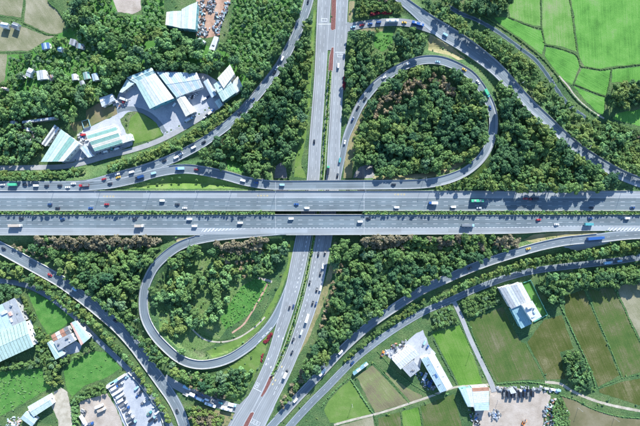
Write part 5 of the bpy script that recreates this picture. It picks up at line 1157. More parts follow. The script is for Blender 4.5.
# which are individuals: the 300 largest broadleaf trees and every tan tree; the rest join the woodland
COLOUR = {'leaf_dark':'dark green','leaf_mid':'mid green','leaf_yellow':'yellow-green','leaf_light':'light green','leaf_teal':'blue-green','leaf_brown':'brownish','leaf_tan':'tan-crowned','leaf_red':'red','leaf_bright':'bright green'}
big = sorted([t for t in TREES if t['name'] == 'broadleaf_tree'], key=lambda t: -(t['r'] + (3 if t['shape'] == 'hi' else 0)))
for t in big[:300]: t['solo'] = 1
rest = []
ONE = {}
for t in TREES: 
    if t.get('solo') or t['name'] == 'tan_tree': ONE.setdefault((t['mat'], t['where']), []).append(t)
    else: rest.append(t)
for (mt, wh), ts in ONE.items():
    for t in ts:
        base = 'round tree' if t['name'] == 'tan_tree' else 'broad tree'
        lab = f"{COLOUR[mt]} {base} {wh}"
        if len(ts) > 3:
            mx_, my_ = np.median([q['x'] for q in ts]), np.median([q['y'] for q in ts])
            if wh.startswith('in the curved row'): lab += ', ' + ordn(sorted(ts, key=lambda q: q['x']).index(t)) + ' from the left'
            elif len(lab.split()) <= 13: lab += f", {'upper' if t['y'] > my_ else 'lower'} {'right' if t['x'] > mx_ else 'left'} part"
        plant_tree(t['name'], lab, 'tree', f"{COLOUR[mt]} trees {wh}", t['x'], t['y'], t['z']-.2, t['r'], t['hf'], 'hi' if t['shape'] != 'round' else 'round', mt)
def join(items, name, label, trunk=True):
    VV, QQ, TT, MI = [], [], [], []; nb = 0
    tv = np.array([[.09,.09,-.3],[-.09,.09,-.3],[-.09,-.09,-.3],[.09,-.09,-.3],[.05,.05,1.4],[-.05,.05,1.4],[-.05,-.05,1.4],[.05,-.05,1.4]]); tq = np.array([[0,1,5,4],[1,2,6,5],[2,3,7,6],[3,0,4,7]])
    for (x, y, z, r, mt, shp, hf) in items:
        V, Q, T = SHAPES[shp][random.randrange(len(SHAPES[shp]))]; a = random.uniform(0, 6.28); c, s = math.cos(a), math.sin(a)
        W = V @ np.array([[c, s, 0], [-s, c, 0], [0, 0, 1]]); e_ = random.uniform(.82, 1.22) if trunk else 1; W = (V*[e_, 1/e_, 1]) @ np.array([[c, s, 0], [-s, c, 0], [0, 0, 1]]); W = W*[r, r, r*hf] + [x, y, z]
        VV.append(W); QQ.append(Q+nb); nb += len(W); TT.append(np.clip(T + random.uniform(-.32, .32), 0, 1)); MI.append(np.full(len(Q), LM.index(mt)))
        if trunk:
            VV.append(tv*[r, r, r*hf] + [x, y, z]); QQ.append(tq+nb); nb += 8; TT.append(np.zeros(4)); MI.append(np.full(4, len(LM)))
    me = fast_mesh(name, np.vstack(VV), np.vstack(QQ), [M[k] for k in LM] + [M['bark']], np.concatenate(MI), np.concatenate(TT))
    o = bpy.data.objects.new(name, me); COL.objects.link(o); return tag(o, label, 'trees' if trunk else 'shrubs', kind='stuff')
join([(t['x'], t['y'], t['z']-.2, t['r'], t['mat'], 'round' if t['shape'] == 'round' else ('hi' if t['r'] > 4.3 else 'lo'), t['hf']) for t in rest], 'woodland', 'smaller green trees filling the woods around the ramps')
print('TREES', len(TREES), 'solo', sum(len(v) for v in ONE.values()), 'rest', len(rest))
# undergrowth: low shrubs under and between the trees and along the banks
und = []
WR = [(np.array(p), m) for p, m, *_ in WOODS]
n = 11000
ux = rng.uniform(-10, 650, n); uy = rng.uniform(-8, 434, n)
inw = np.zeros(n, dtype=bool)
for p, m in WR: inw |= pip(p, ux, uy)
keep = inw | (rng.uniform(size=n) < .16)
for a, b, iw in zip(ux[keep], uy[keep], inw[keep]):
    x, y, z = G(a, b, .8); r = random.uniform(.7, 1.6) if iw else random.uniform(.45, 1.3)
    if roadgap(x, y) < r*.6+.6 or blocked(x, y) : continue
    if -46 < x < 46 and z < 4 and abs(y+0) < 40 and not iw: continue
    und.append((x, y, z-.5*r, r, random.choice(['leaf_mid','leaf_light','leaf_light','leaf_teal','leaf_mid','leaf_yellow']), 'tiny', random.uniform(.6, 1.0)))
# lush shrubs on the bright banks and tufts in the left field
for poly, m_, cnt in (([(270,283),(262,300),(252,312),(238,322),(225,330),(220,318),(232,300),(242,286),(256,278)], 'leaf_bright', 260), ([(-6,373),(17,372),(42,370),(44,381),(50,388),(0,413),(-6,416)], 'leaf_light', 120), ([(65,375),(95,352),(118,368),(85,384),(70,394)], 'leaf_bright', 25), ([(226,160),(236,158),(246,166),(243,172.5),(228,170)], 'leaf_bright', 50), ([(375,37),(392,33),(391,44),(380,50)], 'leaf_bright', 50), ([(232,0),(290,0),(280,30),(250,60),(234,50)], 'leaf_light', 330)):
    xs = [p[0] for p in poly]; ys = [p[1] for p in poly]
    for _ in range(cnt*2):
        a, b = random.uniform(min(xs), max(xs)), random.uniform(min(ys), max(ys))
        if pip(poly, np.array([a]), np.array([b]))[0]:
            x, y, z = G(a, b, .5); r = random.uniform(.3, 1.0); und.append((x, y, z-.8*r, r, m_, 'tiny', .8))
join(und, 'undergrowth', 'low shrubs and undergrowth on the banks and under the trees', False)
print('UND', len(und), 'TRIS', sum(len(m.polygons) for m in bpy.data.meshes)*2)

# hedges on the field boundaries, each one hedge
def hedge(label, pts, r, mat, step=.8, h=.7, name='hedge', cat='hedge', group=None, var=.35):
    c = catmull([(*G(a, b)[:2], 0, 0) for a, b in pts], step)[:, :2]; VV, QQ, TT = [], [], []; nb = 0
    for x, y in c:
        if random.random() < .06: continue
        rr = r*random.uniform(1-var, 1+var); V, Q, T = SHAPES['tiny'][random.randrange(5)]
        W = V*[rr, rr, rr*h] + [x + random.uniform(-.3, .3)*r, y + random.uniform(-.3, .3)*r, float(hz(x, y)) - rr*h*.75]
        VV.append(W); QQ.append(Q+nb); nb += len(W); TT.append(np.clip(T+random.uniform(-.2, .2), 0, 1))
    me = fast_mesh(name, np.vstack(VV), np.vstack(QQ), [M[mat]], None, np.concatenate(TT))
    o = bpy.data.objects.new(name, me); COL.objects.link(o); tag(o, label, cat, group)
HG = 'hedges on the field boundaries'
for lab, pts, r, mt in [
 ('dark hedge between the two palest paddy fields at the top', [(540.8,-4),(541.2,14),(541.6,27),(543,34),(545,45)], .8, 'leaf_dark'),
 ('dark hedge stepping down across the middle of the paddy fields', [(509,17.4),(520,22),(533,26.8),(541,28.5)], .8, 'leaf_dark'),
 ('upright dotted hedge left of the largest paddy field', [(569.4,-4),(572,14),(574.4,32),(577,50)], .75, 'leaf_dark'),
 ('dark winding hedge around the lower left corner of the largest paddy field', [(545,45),(552,46),(562,49),(574,53.4),(578.4,58),(581,66),(590,67.6),(601,69.6),(612,68.2),(626,66),(645,64)], 1.0, 'leaf_dark'),
 ('short dark hedge between the two lowest paddy fields', [(573.5,84.2),(583,87.6),(594,92.2),(606,96.6)], .9, 'leaf_dark'),
 ('thin hedge down the right side of the lower paddy fields', [(611.4,69),(609,84),(606,98),(604,116)], .7, 'leaf_dark'),
 ('thin hedge between the lower left paddy fields', [(580.4,67),(577,76),(573,85)], .5, 'leaf_mid'),
 ('dark hedge along the drainage channel', [(474,12),(488,19),(502,28),(516,37),(530,48),(542,58),(552,69),(562,82),(570,92)], 1.3, 'leaf_dark'),
 ('pale hedge along the beige canal path', [(569,91),(577,100),(586,108),(596,115)], 1.4, 'leaf_teal'),
 ('green hedge on the left of the long brown strip field', [(559,303),(566,317),(577,341),(586,360),(593,378),(596,388)], 1.3, 'leaf_mid'),
 ('green hedge between the brown strip field and the sparse crop field', [(584,288),(590,301),(598,320),(609,345),(622,378)], .9, 'leaf_mid'),
 ('green hedge between the sparse crop field and the pale field at right', [(614,288),(624,308),(633,328),(642,346),(650,364)], .9, 'leaf_mid'),
 ('hedge along the lower end of the strip fields', [(594,390),(605,385),(618,380),(630,376.5),(645,373)], .8, 'leaf_mid'),
 ('hedge line between the two brown fields left of the overgrown plot', [(525.6,343),(533,357),(540,369),(546.5,381)], .6, 'leaf_mid'),
 ('hedge along the upper bank of the drained field', [(559,395),(575,399.6),(590,407.5),(605,413),(622,416.6),(645,418.5)], 1.0, 'leaf_mid'),
 ('weedy hedge above the row of parked trucks', [(497,384),(512,382.6),(528,382),(545,384),(556,388)], 1.2, 'leaf_light'),
 ('hedge left of the farm lane below the garden', [(460,323),(466,337),(473,352),(480,366),(487,380)], .9, 'leaf_mid'),
 ('hedge right of the farm lane along the big sparse field', [(467.6,322),(474,337),(481,353),(489,370),(496,383)], .7, 'leaf_mid'),
 ('shaggy hedge beside the long white warehouse', [(434,340),(440,352),(449,369),(457,384)], 1.2, 'leaf_teal'),
 ('hedge above the bright green field', [(432,332),(446,327.6),(459,323.4)], 1.0, 'leaf_light'),
 ('hedge above the big sparse field', [(468,319.6),(484,313.4),(502,304.8)], .9, 'leaf_light'),
 ('bushy hedge right of the olive field beside the brown rows', [(351,379),(357,388.5),(365,401),(373,413)], 1.5, 'leaf_mid'),
 ('thin hedge between the two brown row fields', [(373,362),(383,373),(394,385),(409,403)], .7, 'leaf_mid'),
 ('thin hedge between the small plots under the field path', [(400.4,412),(402,420),(404,432)], .7, 'leaf_dark'),
 ('thin hedge right of the small plots under the field path', [(418.8,407),(421,416),(424,432)], .8, 'leaf_dark'),
 ('thin hedge left of the small plots under the field path', [(373.6,415),(376,422),(378,432)], .8, 'leaf_dark'),
 ('shaggy hedge below the service lane at the olive field', [(322,407),(330,396),(340,386),(350,377)], 1.2, 'leaf_mid'),
 ('hedge below the yard wall of the white workshop', [(378,352),(388,363),(400,375),(414,385),(428,393),(438,395)], .9, 'leaf_mid'),
 ('dark hedge between the two upper fallow fields', [(22,22.4),(30,26),(40,31),(48,34.6),(58,35)], .8, 'leaf_dark'),
 ('thin grassy hedge between the two topmost fallow fields', [(25.4,-4),(23.6,9),(21.4,19)], .6, 'leaf_light'),
 ('thin hedge under the topmost left fallow field', [(-4,15.6),(10,17.2),(22,20)], .6, 'leaf_mid'),
 ('dark hedge along the right of the fallow field', [(47,-4),(51,4),(58,10),(65,20)], 1.6, 'leaf_dark'),
 ('thin hedge under the lowest fallow field', [(-4,52.4),(14,52.4),(28,52.2)], .7, 'leaf_light'),
 ('thin dark hedge along the lower edge of the tufted field', [(-4,418.6),(16,408.6),(34,398.4),(52,389)], .6, 'leaf_mid'),
 ('dark clipped hedge along the inner garden path of the left loop', [(186,318),(193,328),(204,336),(220,340),(234,337)], .7, 'leaf_dark'),
 ('row of dark shrubs on the grass bank inside the left loop', [(272,293),(268,303),(261,316),(252,327)], .8, 'leaf_mid'),
 ]: hedge(lab, pts, r*.62, {'leaf_dark':'leaf_mid','leaf_mid':'leaf_light'}.get(mt, mt), group=HG)
hedge('red-leaved flower bed above the bus street', [(370,15.6),(378,13.8),(391,13.4)], 1.5, 'leaf_red', .7, .5, 'flower_bed', 'flower bed')
hedge('red flower bed tip at the nose of the left loop and local road', [(271.6,334.4),(269,338.6),(266.4,342.6)], 1.5, 'leaf_red', .6, .5, 'flower_bed', 'flower bed')
hedge('second red flower bed below the nose of the left loop', [(263.4,354),(262.4,358),(261.6,362)], 1.0, 'leaf_red', .6, .5, 'flower_bed', 'flower bed')
hedge('dark red flower bed beside the upper local road', [(345.4,76),(345,82),(344.2,89)], 1.3, 'leaf_red', .6, .5, 'flower_bed', 'flower bed')
hedge('small red flower bed left of the loop nose', [(264.6,342.4),(267.4,341)], 1.2, 'leaf_red', .6, .5, 'flower_bed', 'flower bed')
# clipped shrubs in the medians, one by one
def shrub(label, group, x, y, z, r, mat):
    plant_tree('median_shrub', label, 'shrub', group, x, y, z-r*.95, r, random.uniform(1.1, 1.7), 'tiny', mat, False)
px_ = -4.0
while px_ < 644:
    if not (276 < px_ < 363):
        x, y = P(px_, 212.6 + random.uniform(-.3, .3), ZM+1); shrub('clipped green shrub in the hedge between the motorway carriageways', 'motorway median shrubs', x, y, ZM, random.uniform(1.15, 1.75), random.choice(['leaf_mid','leaf_mid','leaf_light','leaf_dark']))
    px_ += random.uniform(2.1, 3.4)
c = catmull([(*P(a, b), 0, 0) for a, b in MED_N], 1.0)[:, :2]; last = None
for x, y in c:
    if abs(y+2) < 36: 
        if -24 < y < 33: continue
    if last is None or math.hypot(x-last[0], y-last[1]) > random.uniform(2.0, 3.0):
        shrub('yellow-green shrub in the median of the local road', 'local road median shrubs', x, y, .1, random.uniform(.95, 1.5), random.choice(['leaf_yellow','leaf_mid','leaf_bright','leaf_yellow'])); last = (x, y)

# ------------------------------------------------------------------ vehicles (forward is +X); the mesh of a kind is shared, its paint set per object
def wheels(root, xs, y, r=.33, wd=.24):
    for x in xs:
        for s in (-1, 1):
            o = MB().cyl((x, s*y-wd/2, r), (x, s*y+wd/2, r), r, r, 10).build('wheel', M['black'], root)
            MB().cyl((x, s*(y+wd/2)-.02, r), (x, s*(y+wd/2)+.02, r), r*.55, r*.55, 8).build('rim', M['chrome'], o)
def lights(root, xf, xr, y, z):
    for s in (-1, 1):
        MB().box(xf, s*y, z, .08, .36, .16).build('headlight', M['head'], root); MB().box(xr, s*y, z+.05, .08, .32, .18).build('tail_light', M['tail'], root)
def make_car(estate=False):
    r = empty('car')
    secs = []
    for x, w_, z in ((-2.2,.72,.72),(-2.05,.84,.86),(-1.3,.88,.92),(0,.89,.92),(1.2,.88,.88),(1.9,.82,.78),(2.2,.66,.66)):
        secs.append([(x,-w_,.28),(x,w_,.28),(x,w_+.02,z*.72),(x,w_*.9,z),(x,-w_*.9,z),(x,-w_-.02,z*.72)])
    MB().loft(secs).build('body', PAINT['white'], r)
    x0 = -2.0 if estate else -1.55; b = MB()
    b.v = [(x0,-.78,.88),(1.15,-.78,.88),(1.15,.78,.88),(x0,.78,.88),(x0+.45,-.62,1.42),(.35,-.62,1.42),(.35,.62,1.42),(x0+.45,.62,1.42)]
    b.f = [(0,3,2,1),(4,5,6,7),(0,1,5,4),(1,2,6,5),(2,3,7,6),(3,0,4,7)]; b.build('window', M['glass'], r)
    MB().rbox((x0+.45+.35)/2, 0, 1.45, .35-x0-.45+.06, 1.3, .07, .2).build('roof', PAINT['white'], r)
    wheels(r, (-1.35, 1.38), .8); lights(r, 2.12, -2.17, .55, .62); remember(r); return r
def make_taxi():
    r = make_car(); r.name = 'taxi'; MB().box(-.4, 0, 1.56, .25, .6, .14).build('roof_sign', PAINT['white'], r); remember(r); return r
def make_van():
    r = empty('van'); MB().rbox(-.25, 0, 1.15, 4.3, 1.85, 1.7, .22).build('body', PAINT['white'], r)
    MB().box(2.05, 0, .75, .5, 1.75, .8, .92).build('bonnet', PAINT['white'], r)
    b = MB(); b.v = [(1.86,-.85,1.15),(1.86,.85,1.15),(1.5,.75,1.93),(1.5,-.75,1.93),(1.96,-.85,1.15),(1.96,.85,1.15),(1.62,.75,2.0),(1.62,-.75,2.0)]; b.f = [(0,1,2,3),(4,5,6,7),(0,1,5,4),(1,2,6,5),(2,3,7,6),(3,0,4,7)]; b.build('windscreen', M['glass'], r)
    for s in (-1, 1): MB().box(-.2, s*.935, 1.5, 2.8, .04, .5).build('window', M['glass'], r)
    wheels(r, (-1.5, 1.4), .84, .36); lights(r, 2.32, -2.42, .6, .75); remember(r); return r
def make_bus(L_=11.5, H_=3.1):
    r = empty('bus'); MB().rbox(0, 0, .35+H_/2, L_, 2.5, H_, .3).build('body', PAINT['white'], r)
    for s in (-1, 1): MB().box(-.2, s*1.262, 2.25, L_-1.6, .05, .95).build('window', M['glass'], r)
    MB().box(L_/2+.01, 0, 2.1, .06, 2.1, 1.4).build('windscreen', M['glass'], r)
    for x in (-L_*.26, L_*.2): MB().rbox(x, 0, .35+H_+.12, 2.0, 1.6, .28, .2).build('air_conditioner', M['roof_grey'], r)
    wheels(r, (-L_*.28, L_*.3), 1.14, .48, .3); lights(r, L_/2, -L_/2, .95, .8); remember(r); return r
def make_truck(L_=8.0, name='truck', load='box'):
    r = empty(name); cab = 1.9
    MB().box(-.2, 0, .75, L_-.6, .9, .3).build('chassis', M['chassis'], r)
    MB().rbox(L_/2-cab/2, 0, 1.6, cab, 2.25, 2.2, .25).build('cab', PAINT['white'], r)
    MB().box(L_/2+.0, 0, 2.0, .08, 1.9, .8).build('windscreen', M['glass'], r)
    bl = L_-cab-.35; bx = -L_/2+bl/2
    if load == 'box':
        MB().rbox(bx, 0, 2.15, bl, 2.4, 2.3, .08).build('cargo_box', PAINT['white'], r)
    elif load == 'flat':
        m = MB(); m.box(bx, 0, 1.0, bl, 2.4, .16); m.box(bx, 1.15, 1.35, bl, .08, .55); m.box(bx, -1.15, 1.35, bl, .08, .55); m.box(bx-bl/2+.05, 0, 1.35, .08, 2.2, .55); m.build('cargo_bed', PAINT['white'], r)
        MB().rbox(bx, 0, 1.35, bl-.5, 2.0, .5, .3).build('load', M['roof_dark'], r)
    wheels(r, (-L_/2+1.3, -L_/2+2.4, L_/2-1.0) if L_ > 9 else (-L_/2+1.5, L_/2-1.0), 1.0, .48, .3); lights(r, L_/2+.02, -L_/2+.05, .85, .8); remember(r); return r
def make_semi(L_=15.5, name='container_truck'):
    r = empty(name); MB().rbox(L_/2-1.15, 0, 1.75, 2.2, 2.35, 2.6, .3).build('cab', PAINT['white'], r)
    MB().box(L_/2-.02, 0, 2.2, .08, 2.0, .9).build('windscreen', M['glass'], r)
    MB().box(-.4, 0, .85, L_-1, .9, .35).build('chassis', M['chassis'], r)
    m = MB(); bl = L_-2.8; m.box(-L_/2+bl/2, 0, 2.45, bl, 2.45, 2.75)
    for i in range(int(bl/.9)): m.box(-L_/2+.5+i*.9, 0, 2.47, .4, 2.52, 2.8)
    m.build('cargo_box', PAINT['white'], r)
    wheels(r, (-L_/2+1.2, -L_/2+2.4, L_/2-3.8, L_/2-1.1), 1.0, .5, .3); lights(r, L_/2, -L_/2+.02, .9, .8); remember(r); return r
PROTO = {'car': make_car(), 'estate': make_car(True), 'taxi': make_taxi(), 'van': make_van(), 'bus': make_bus(), 'truck': make_truck(), 'big truck': make_truck(11.5, 'truck', 'box'), 'small truck': make_truck(5.6, 'small_truck', 'flat'), 'flatbed truck': make_truck(8.5, 'flatbed_truck', 'flat'), 'container truck': make_semi()}
WORD = {'car':'car','estate':'car','taxi':'taxi','van':'van','bus':'bus','truck':'box truck','big truck':'long box truck','small truck':'small pickup truck','flatbed truck':'flatbed truck','container truck':'container truck'}
CATS = {'car':'car','estate':'car','taxi':'taxi','van':'van','bus':'bus','truck':'truck','big truck':'truck','small truck':'truck','flatbed truck':'truck','container truck':'truck'}
PARTS_MAIN = ('body', 'roof', 'bonnet', 'cab'); PARTS_LOAD = ('cargo_box', 'cargo_bed')
def put(kind, col, x, y, z, ang, label, group, col2=None, scale=1.06):
    o = copy_tree(PROTO[kind]); o.location = (x, y, z); o.rotation_euler = (0, 0, ang); o.scale = (scale,)*3; tag(o, label, CATS[kind], group)
    for c in o.children:
        b = c.name.split('.')[0]
        if b in PARTS_MAIN or b in PARTS_LOAD:
            c.material_slots[0].link = 'OBJECT'; c.material_slots[0].material = PAINT[(col2 or col) if b in PARTS_LOAD else col]
    return o
V_ = [  # road, direction, where, [ (kind, colour, photo x, photo y[, second colour]) ]
 ('upper_motorway', -1, 'on the upper motorway carriageway', 'x', [('car','dark blue',48.5,204.2),('car','dark',58.5,208),('car','blue',90.8,208),('car','red',105.8,204.3),('van','white',161.5,200.6),('car','dark',178.2,204.3),('car','white',185.2,208),('car','blue',296.1,204.2),('van','white',307,208),('van','white',396.9,207.4),('truck','blue',432.5,203,'white'),('van','white',452,206.9),('bus','green',477.2,200.8),('car','silver',479.3,207.9),('car','red',526.8,198.6),('truck','dark red',533.5,199,'dark'),('car','dark',592.7,207.6),('car','dark blue',633.3,207.6)]),  # silver car below the green bus: white car, shade put into its paint
 ('lower_motorway', 1, 'on the lower motorway carriageway', 'x', [('car','dark',21.7,218.4),('big truck','white',16.7,225.6,'tan'),('car','dark blue',63.5,218.8),('car','dark',134.6,218.8),('truck','white',139.8,225.9,'tan'),('van','white',188.6,219),('van','white',195.3,226),('van','white',239.2,222.8),('van','white',292.2,218.6),('van','white',360.1,221.6),('car','dark',368.1,218.3),('big truck','light blue',467,225.3,'grey'),('car','red',538,219.8),('car','white',557.7,224.4),('truck','teal',587.8,224.2,'teal'),('car','dark blue',591.5,218.4),('van','white',625.8,218.2)]),
 ('right_loop_ramp', 1, 'on the loop ramp and collector road', 'x', [('car','white',345,141.2),('van','teal',339.2,159),('car','dark',336.7,174),('car','dark blue',352.6,119.4),('car','dark',357.6,108),('car','dark',364.8,99.2),('car','white',383.2,78),('car','white',407.3,64),('car','light blue',437.9,61.6),('taxi','yellow',465.1,69.8),('car','white',478,81.4),('truck','teal',486.9,94.2,'green'),('car','blue',490.2,107.2),('car','dark',392.7,184.4),('van','light blue',281.5,184.8),('car','blue',257.8,183),('van','white',242.6,180.4),('car','dark red',195.6,169.4),('truck','blue',179.7,168.6,'light blue'),('van','light blue',153.8,173.2),('truck','dark',139.9,177.2,'dark blue'),('car','dark',108.7,183.6),('car','white',2,184.6),('truck','green',11.7,184.6,'green'),('car','dark',24.7,184.6),('car','grey',30.4,183),('van','white',37.1,185.6),('car','dark',46,185.6),('car','dark',58.5,185.4),('car','white',66.9,187.2),('car','white',71.9,183.6),('flatbed truck','red',84.5,185.4,'dark red')]),
 ('upper_left_ramp', 1, 'on the upper left ramp', 'y', [('car','dark',308,1.3),('van','white',282.9,57.7),('car','white',277,67.4),('car','dark',273.4,73.4),('car','dark blue',252.3,100.2),('car','dark',238.9,113.8),('car','dark',202.6,142.6),('van','white',193.9,147.2),('car','white',179.7,154.4),('van','white',175.3,157.8),('car','dark',164.7,160.4),('van','white',130.4,172.4),('car','white',117.9,174),('taxi','yellow',116.7,177.6),('car','red',103.7,179)]),
 ('right_ramp', -1, 'on the upper right ramp', 'x', [('van','light blue',446.2,35.3)]),
 ('bus_street', -1, 'on the curved street above the right loop', 'x', [('car','light blue',354,26.6),('car','red',362.9,24.6),('car','blue',369.3,23.6),('van','dark blue',379.1,22.2),('bus','white',391.6,21.2),('taxi','yellow',404.4,22.2),('bus','blue',416.7,24.2)]),
 ('lower_right_ramp', -1, 'on the long lower right ramp', 'x', [('container truck','blue',594.4,238.2,'blue'),('taxi','yellow',529,248.6),('car','dark',469.8,268.6),('van','white',340.4,352.4),('truck','white',322.8,371.2,'white'),('van','white',295.2,400.6)]),
 ('service_lane', -1, 'on the service lane', 'x', [('car','dark blue',352.8,362.6),('truck','silver',608,262.4,'light blue'),('van','light blue',618.8,261)]),
 ('lower_left_ramp', 1, 'on the lower left ramp', 'x', [('car','dark',1.7,247.6),('car','red',49,274.6),('van','light blue',74.4,289),('car','dark',115.4,321.5),('car','dark',177.2,412)]),
 ('left_carriageway', 1, 'on the left side of the local road', 'y', [('car','dark',314.2,141.8),('car','dark',289.4,307.9),('car','dark blue',293.7,307.4)]),
 ('right_carriageway', -1, 'on the right side of the local road', 'y', [('van','white',338.4,64.3),('truck','green',328,170.8,'dark'),('car','dark',318.4,254),('car','dark',324.9,253.6),('van','white',322.8,266.6),('car','dark',320.2,274.6),('car','dark',309.6,283.1),('car','dark',316.7,290.1),('van','white',320.7,289.6),('car','dark',312.8,302.8),('car','dark blue',316.2,303),('truck','white',307.1,318.4,'white'),('car','dark',293.6,339),('van','silver',301,333.4),('car','dark',291.9,352.8),('truck','dark',286,373,'white')]),
]
for road, dr, where, ax, lst in V_:
    seq = sorted(range(len(lst)), key=lambda i: lst[i][2] if ax == 'x' else lst[i][3]); rank = {j: i for i, j in enumerate(seq)}; r = RD[road]
    for i, v in enumerate(lst):
        kind, col, px, py = v[:4]; s_, off = r.near(px, py, .9); off = max(-r.width(s_)/2+1.5, min(r.width(s_)/2-1.5, off))
        x, y, z = r.at(s_, off); tx, ty = np.interp(s_, r.s, r.t[:, 0]), np.interp(s_, r.s, r.t[:, 1])
        a = math.atan2(ty*dr, tx*dr) + random.uniform(-.03, .03)
        if kind == 'car' and random.random() < .4: kind = 'estate'
        put(kind, col, x, y, z+.015, a, f"{col} {WORD[kind]} {where}, {ordinal(rank[i])} from the {'left' if ax == 'x' else 'top'}", f"vehicles {where}", v[4] if len(v) > 4 else None)
# parked vehicles: (kind, colour, second colour, x, y, angle, label)
def park(kind, col, px, py, deg, label, group, col2=None):
    x, y, z = G(px, py, 1); put(kind, col, x, y, max(z, 0)+.07, R(deg), label, group, col2, 1.0)
TS = 'vehicles parked on the truck street'
for i, (k, c1, c2, px, py, d) in enumerate([('truck','white','light blue',187.5,387,-25),('truck','blue','white',193.6,394.4,-25),('small truck','white','white',186,394,-25),('truck','light blue','white',200.6,398.6,-24),('car','white',None,195,389.6,-24),('small truck','blue','dark',201.6,393,-24),('van','white',None,207.2,399.4,-22),('bus','white',None,210.8,404,-20),('bus','white',None,227,408.2,-15),('van','teal',None,221,402.6,-18),('truck','light blue','white',232.5,404.4,-14),('van','grey',None,214.6,399.6,-20)]):
    park(k, c1, px, py, d, f"{c1} {WORD[k]} parked on the truck street, {ordinal(i)} of the row", TS, c2)
LOT = 'vehicles in the parking lot'
i = 0
for (px, py, k, c1, c2) in [(112.4,384,'big truck','white','white'),(116,380.6,'big truck','white','light blue'),(122,376.6,'truck','white','white'),(126.4,377.6,'car','light blue',None),(115.2,387.4,'truck','blue','white'),(121,383.6,'small truck','silver','dark'),(118,391.6,'big truck','white','white'),(120.4,395.4,'truck','white','silver'),(122,399.6,'truck','dark','white'),(123.4,404,'flatbed truck','white','tan'),(126,408.6,'flatbed truck','blue','dark'),(128.4,413.2,'small truck','white','dark'),(130.4,418.2,'flatbed truck','white','grey'),(133,422.6,'truck','light blue','dark'),(139.6,392.6,'small truck','dark','blue'),(137.4,396,'car','blue',None),(143.6,402.4,'small truck','silver','dark'),(149.6,413,'small truck','teal','green'),(152.4,418.6,'truck','light blue','dark'),(155.6,421,'car','dark',None),(136.6,388,'van','light blue',None),(157,412.6,'van','white',None),(154,407,'car','white',None)]:
    park(k, c1, px, py, 32 if px < 136 else 40, f"{c1} {WORD[k]} in the {'left row' if px < 136 else 'right row'} of the parking lot, {ordinal(i if px < 136 else i-14)} from the top", LOT, c2); i += 1
YD = 'vehicles in the sandy yards'
for i, px in enumerate([504,508,512,516,520,524,528,532]):
    park('truck' if i % 3 else 'flatbed truck', ['dark','silver','blue','dark','white','dark blue','dark','grey'][i], px, 393.6-abs(i-3)*.3, 88, f"{['dark','silver','blue','dark','white','dark blue','dark','grey'][i]} truck, {ordinal(i)} from the left in the sandy yard row", YD, 'dark')
for i, (px, py, c_) in enumerate([(546.5,388.6,'silver'),(553,389.6,'white'),(558.5,390.4,'light blue'),(539.5,389.4,'grey')]): park('van', c_, px, py, -6, f"{c_} van parked beside the path at the right end of the sandy yard", YD)
for i, (px, py, c_, k, d) in enumerate([(99.6,405.8,'white','truck',22),(102,409.4,'white','truck',22),(83.6,411,'dark','small truck',-30),(91,423.5,'blue','small truck',20),(84,420,'white','big truck',-60)]): park(k, c_, px, py, d, f"{c_} {WORD[k]} in the lower left sandy yard, {ordinal(i)} of five", YD, ['white','tan','white','blue','white'][i])
FY = 'vehicles in the factory yard'
for i, (px, py, c_, k, d) in enumerate([(189.4,98,'white','car',60),(192.2,96.8,'dark','car',60),(194.8,95.4,'white','car',60),(197.4,94,'silver','car',60),(174.6,104.6,'white','van',50),(189.4,119.6,'light blue','truck',30),(193.6,115.4,'white','car',20),(204.6,117.4,'white','car',40),(207,114.6,'dark','car',40),(210.2,113,'white','van',40),(212.6,110.4,'blue','car',40),(204.6,99,'white','van',30),(207.6,97,'dark blue','car',40),(115.6,102.6,'white','small truck',20),(124.4,99.6,'silver','truck',-20),(122,102.8,'dark red','small truck',20),(78.6,139,'dark','car',-40),(81.6,137,'blue','car',-35),(83.4,134.8,'red','van',10),(79.4,135,'white','car',0),(106,151.6,'white','van',14),(117,148.8,'white','van',16),(110.6,149.6,'teal','small truck',16)]):
    park(k, c_, px, py, d, f"{c_} {WORD[k]} parked in the factory yard, {ordinal(i)} of the parked ones", FY, 'silver')
for i, (px, py, c_, k, d) in enumerate([(382.6,353.6,'orange','small truck',70),(394.6,346.6,'grey','small truck',-40),(401.6,345.8,'dark','car',20),(424.6,342.6,'light blue','van',60),(427.6,347.4,'blue','car',60),(430.8,353.6,'white','car',60),(424.6,376,'silver','truck',60),(430,383,'dark blue','truck',60),(433.6,388,'grey','small truck',60)]):
    park(k, c_, px, py, d, f"{c_} {WORD[k]} parked around the white workshop, {ordinal(i)} from the lane", 'vehicles around the white workshop', c_)
for p in PROTO.values():
    for c in list(p.children):
        for g_ in list(c.children): bpy.data.objects.remove(g_)
        bpy.data.objects.remove(c)
    bpy.data.objects.remove(p)
# orange excavator
x, y, z = G(523.5, 423.5, 1); e = empty('excavator', (x, y, .06), R(60)); tag(e, 'orange excavator working in the right sandy yard', 'excavator')
for s in (-1, 1): MB().rbox(0, s*1.1, .4, 3.6, .6, .8, .25).build('track', M['black'], e)
MB().rbox(-.3, 0, 1.4, 3.0, 2.4, 1.1, .3).build('body', PAINT['orange'], e); MB().rbox(.6, .7, 2.2, 1.3, 1.0, 1.5, .15).build('cab', M['glass'], e)
MB().cyl((1.0,-.3,1.6), (3.4,-.3,3.6), .3, .24, 6).build('boom', PAINT['orange'], e); MB().cyl((3.4,-.3,3.6), (5.0,-.3,1.6), .22, .18, 6).build('stick', PAINT['orange'], e); MB().box(5.1,-.3,1.1,.9,1.0,.8,.7).build('bucket', M['metal'], e)

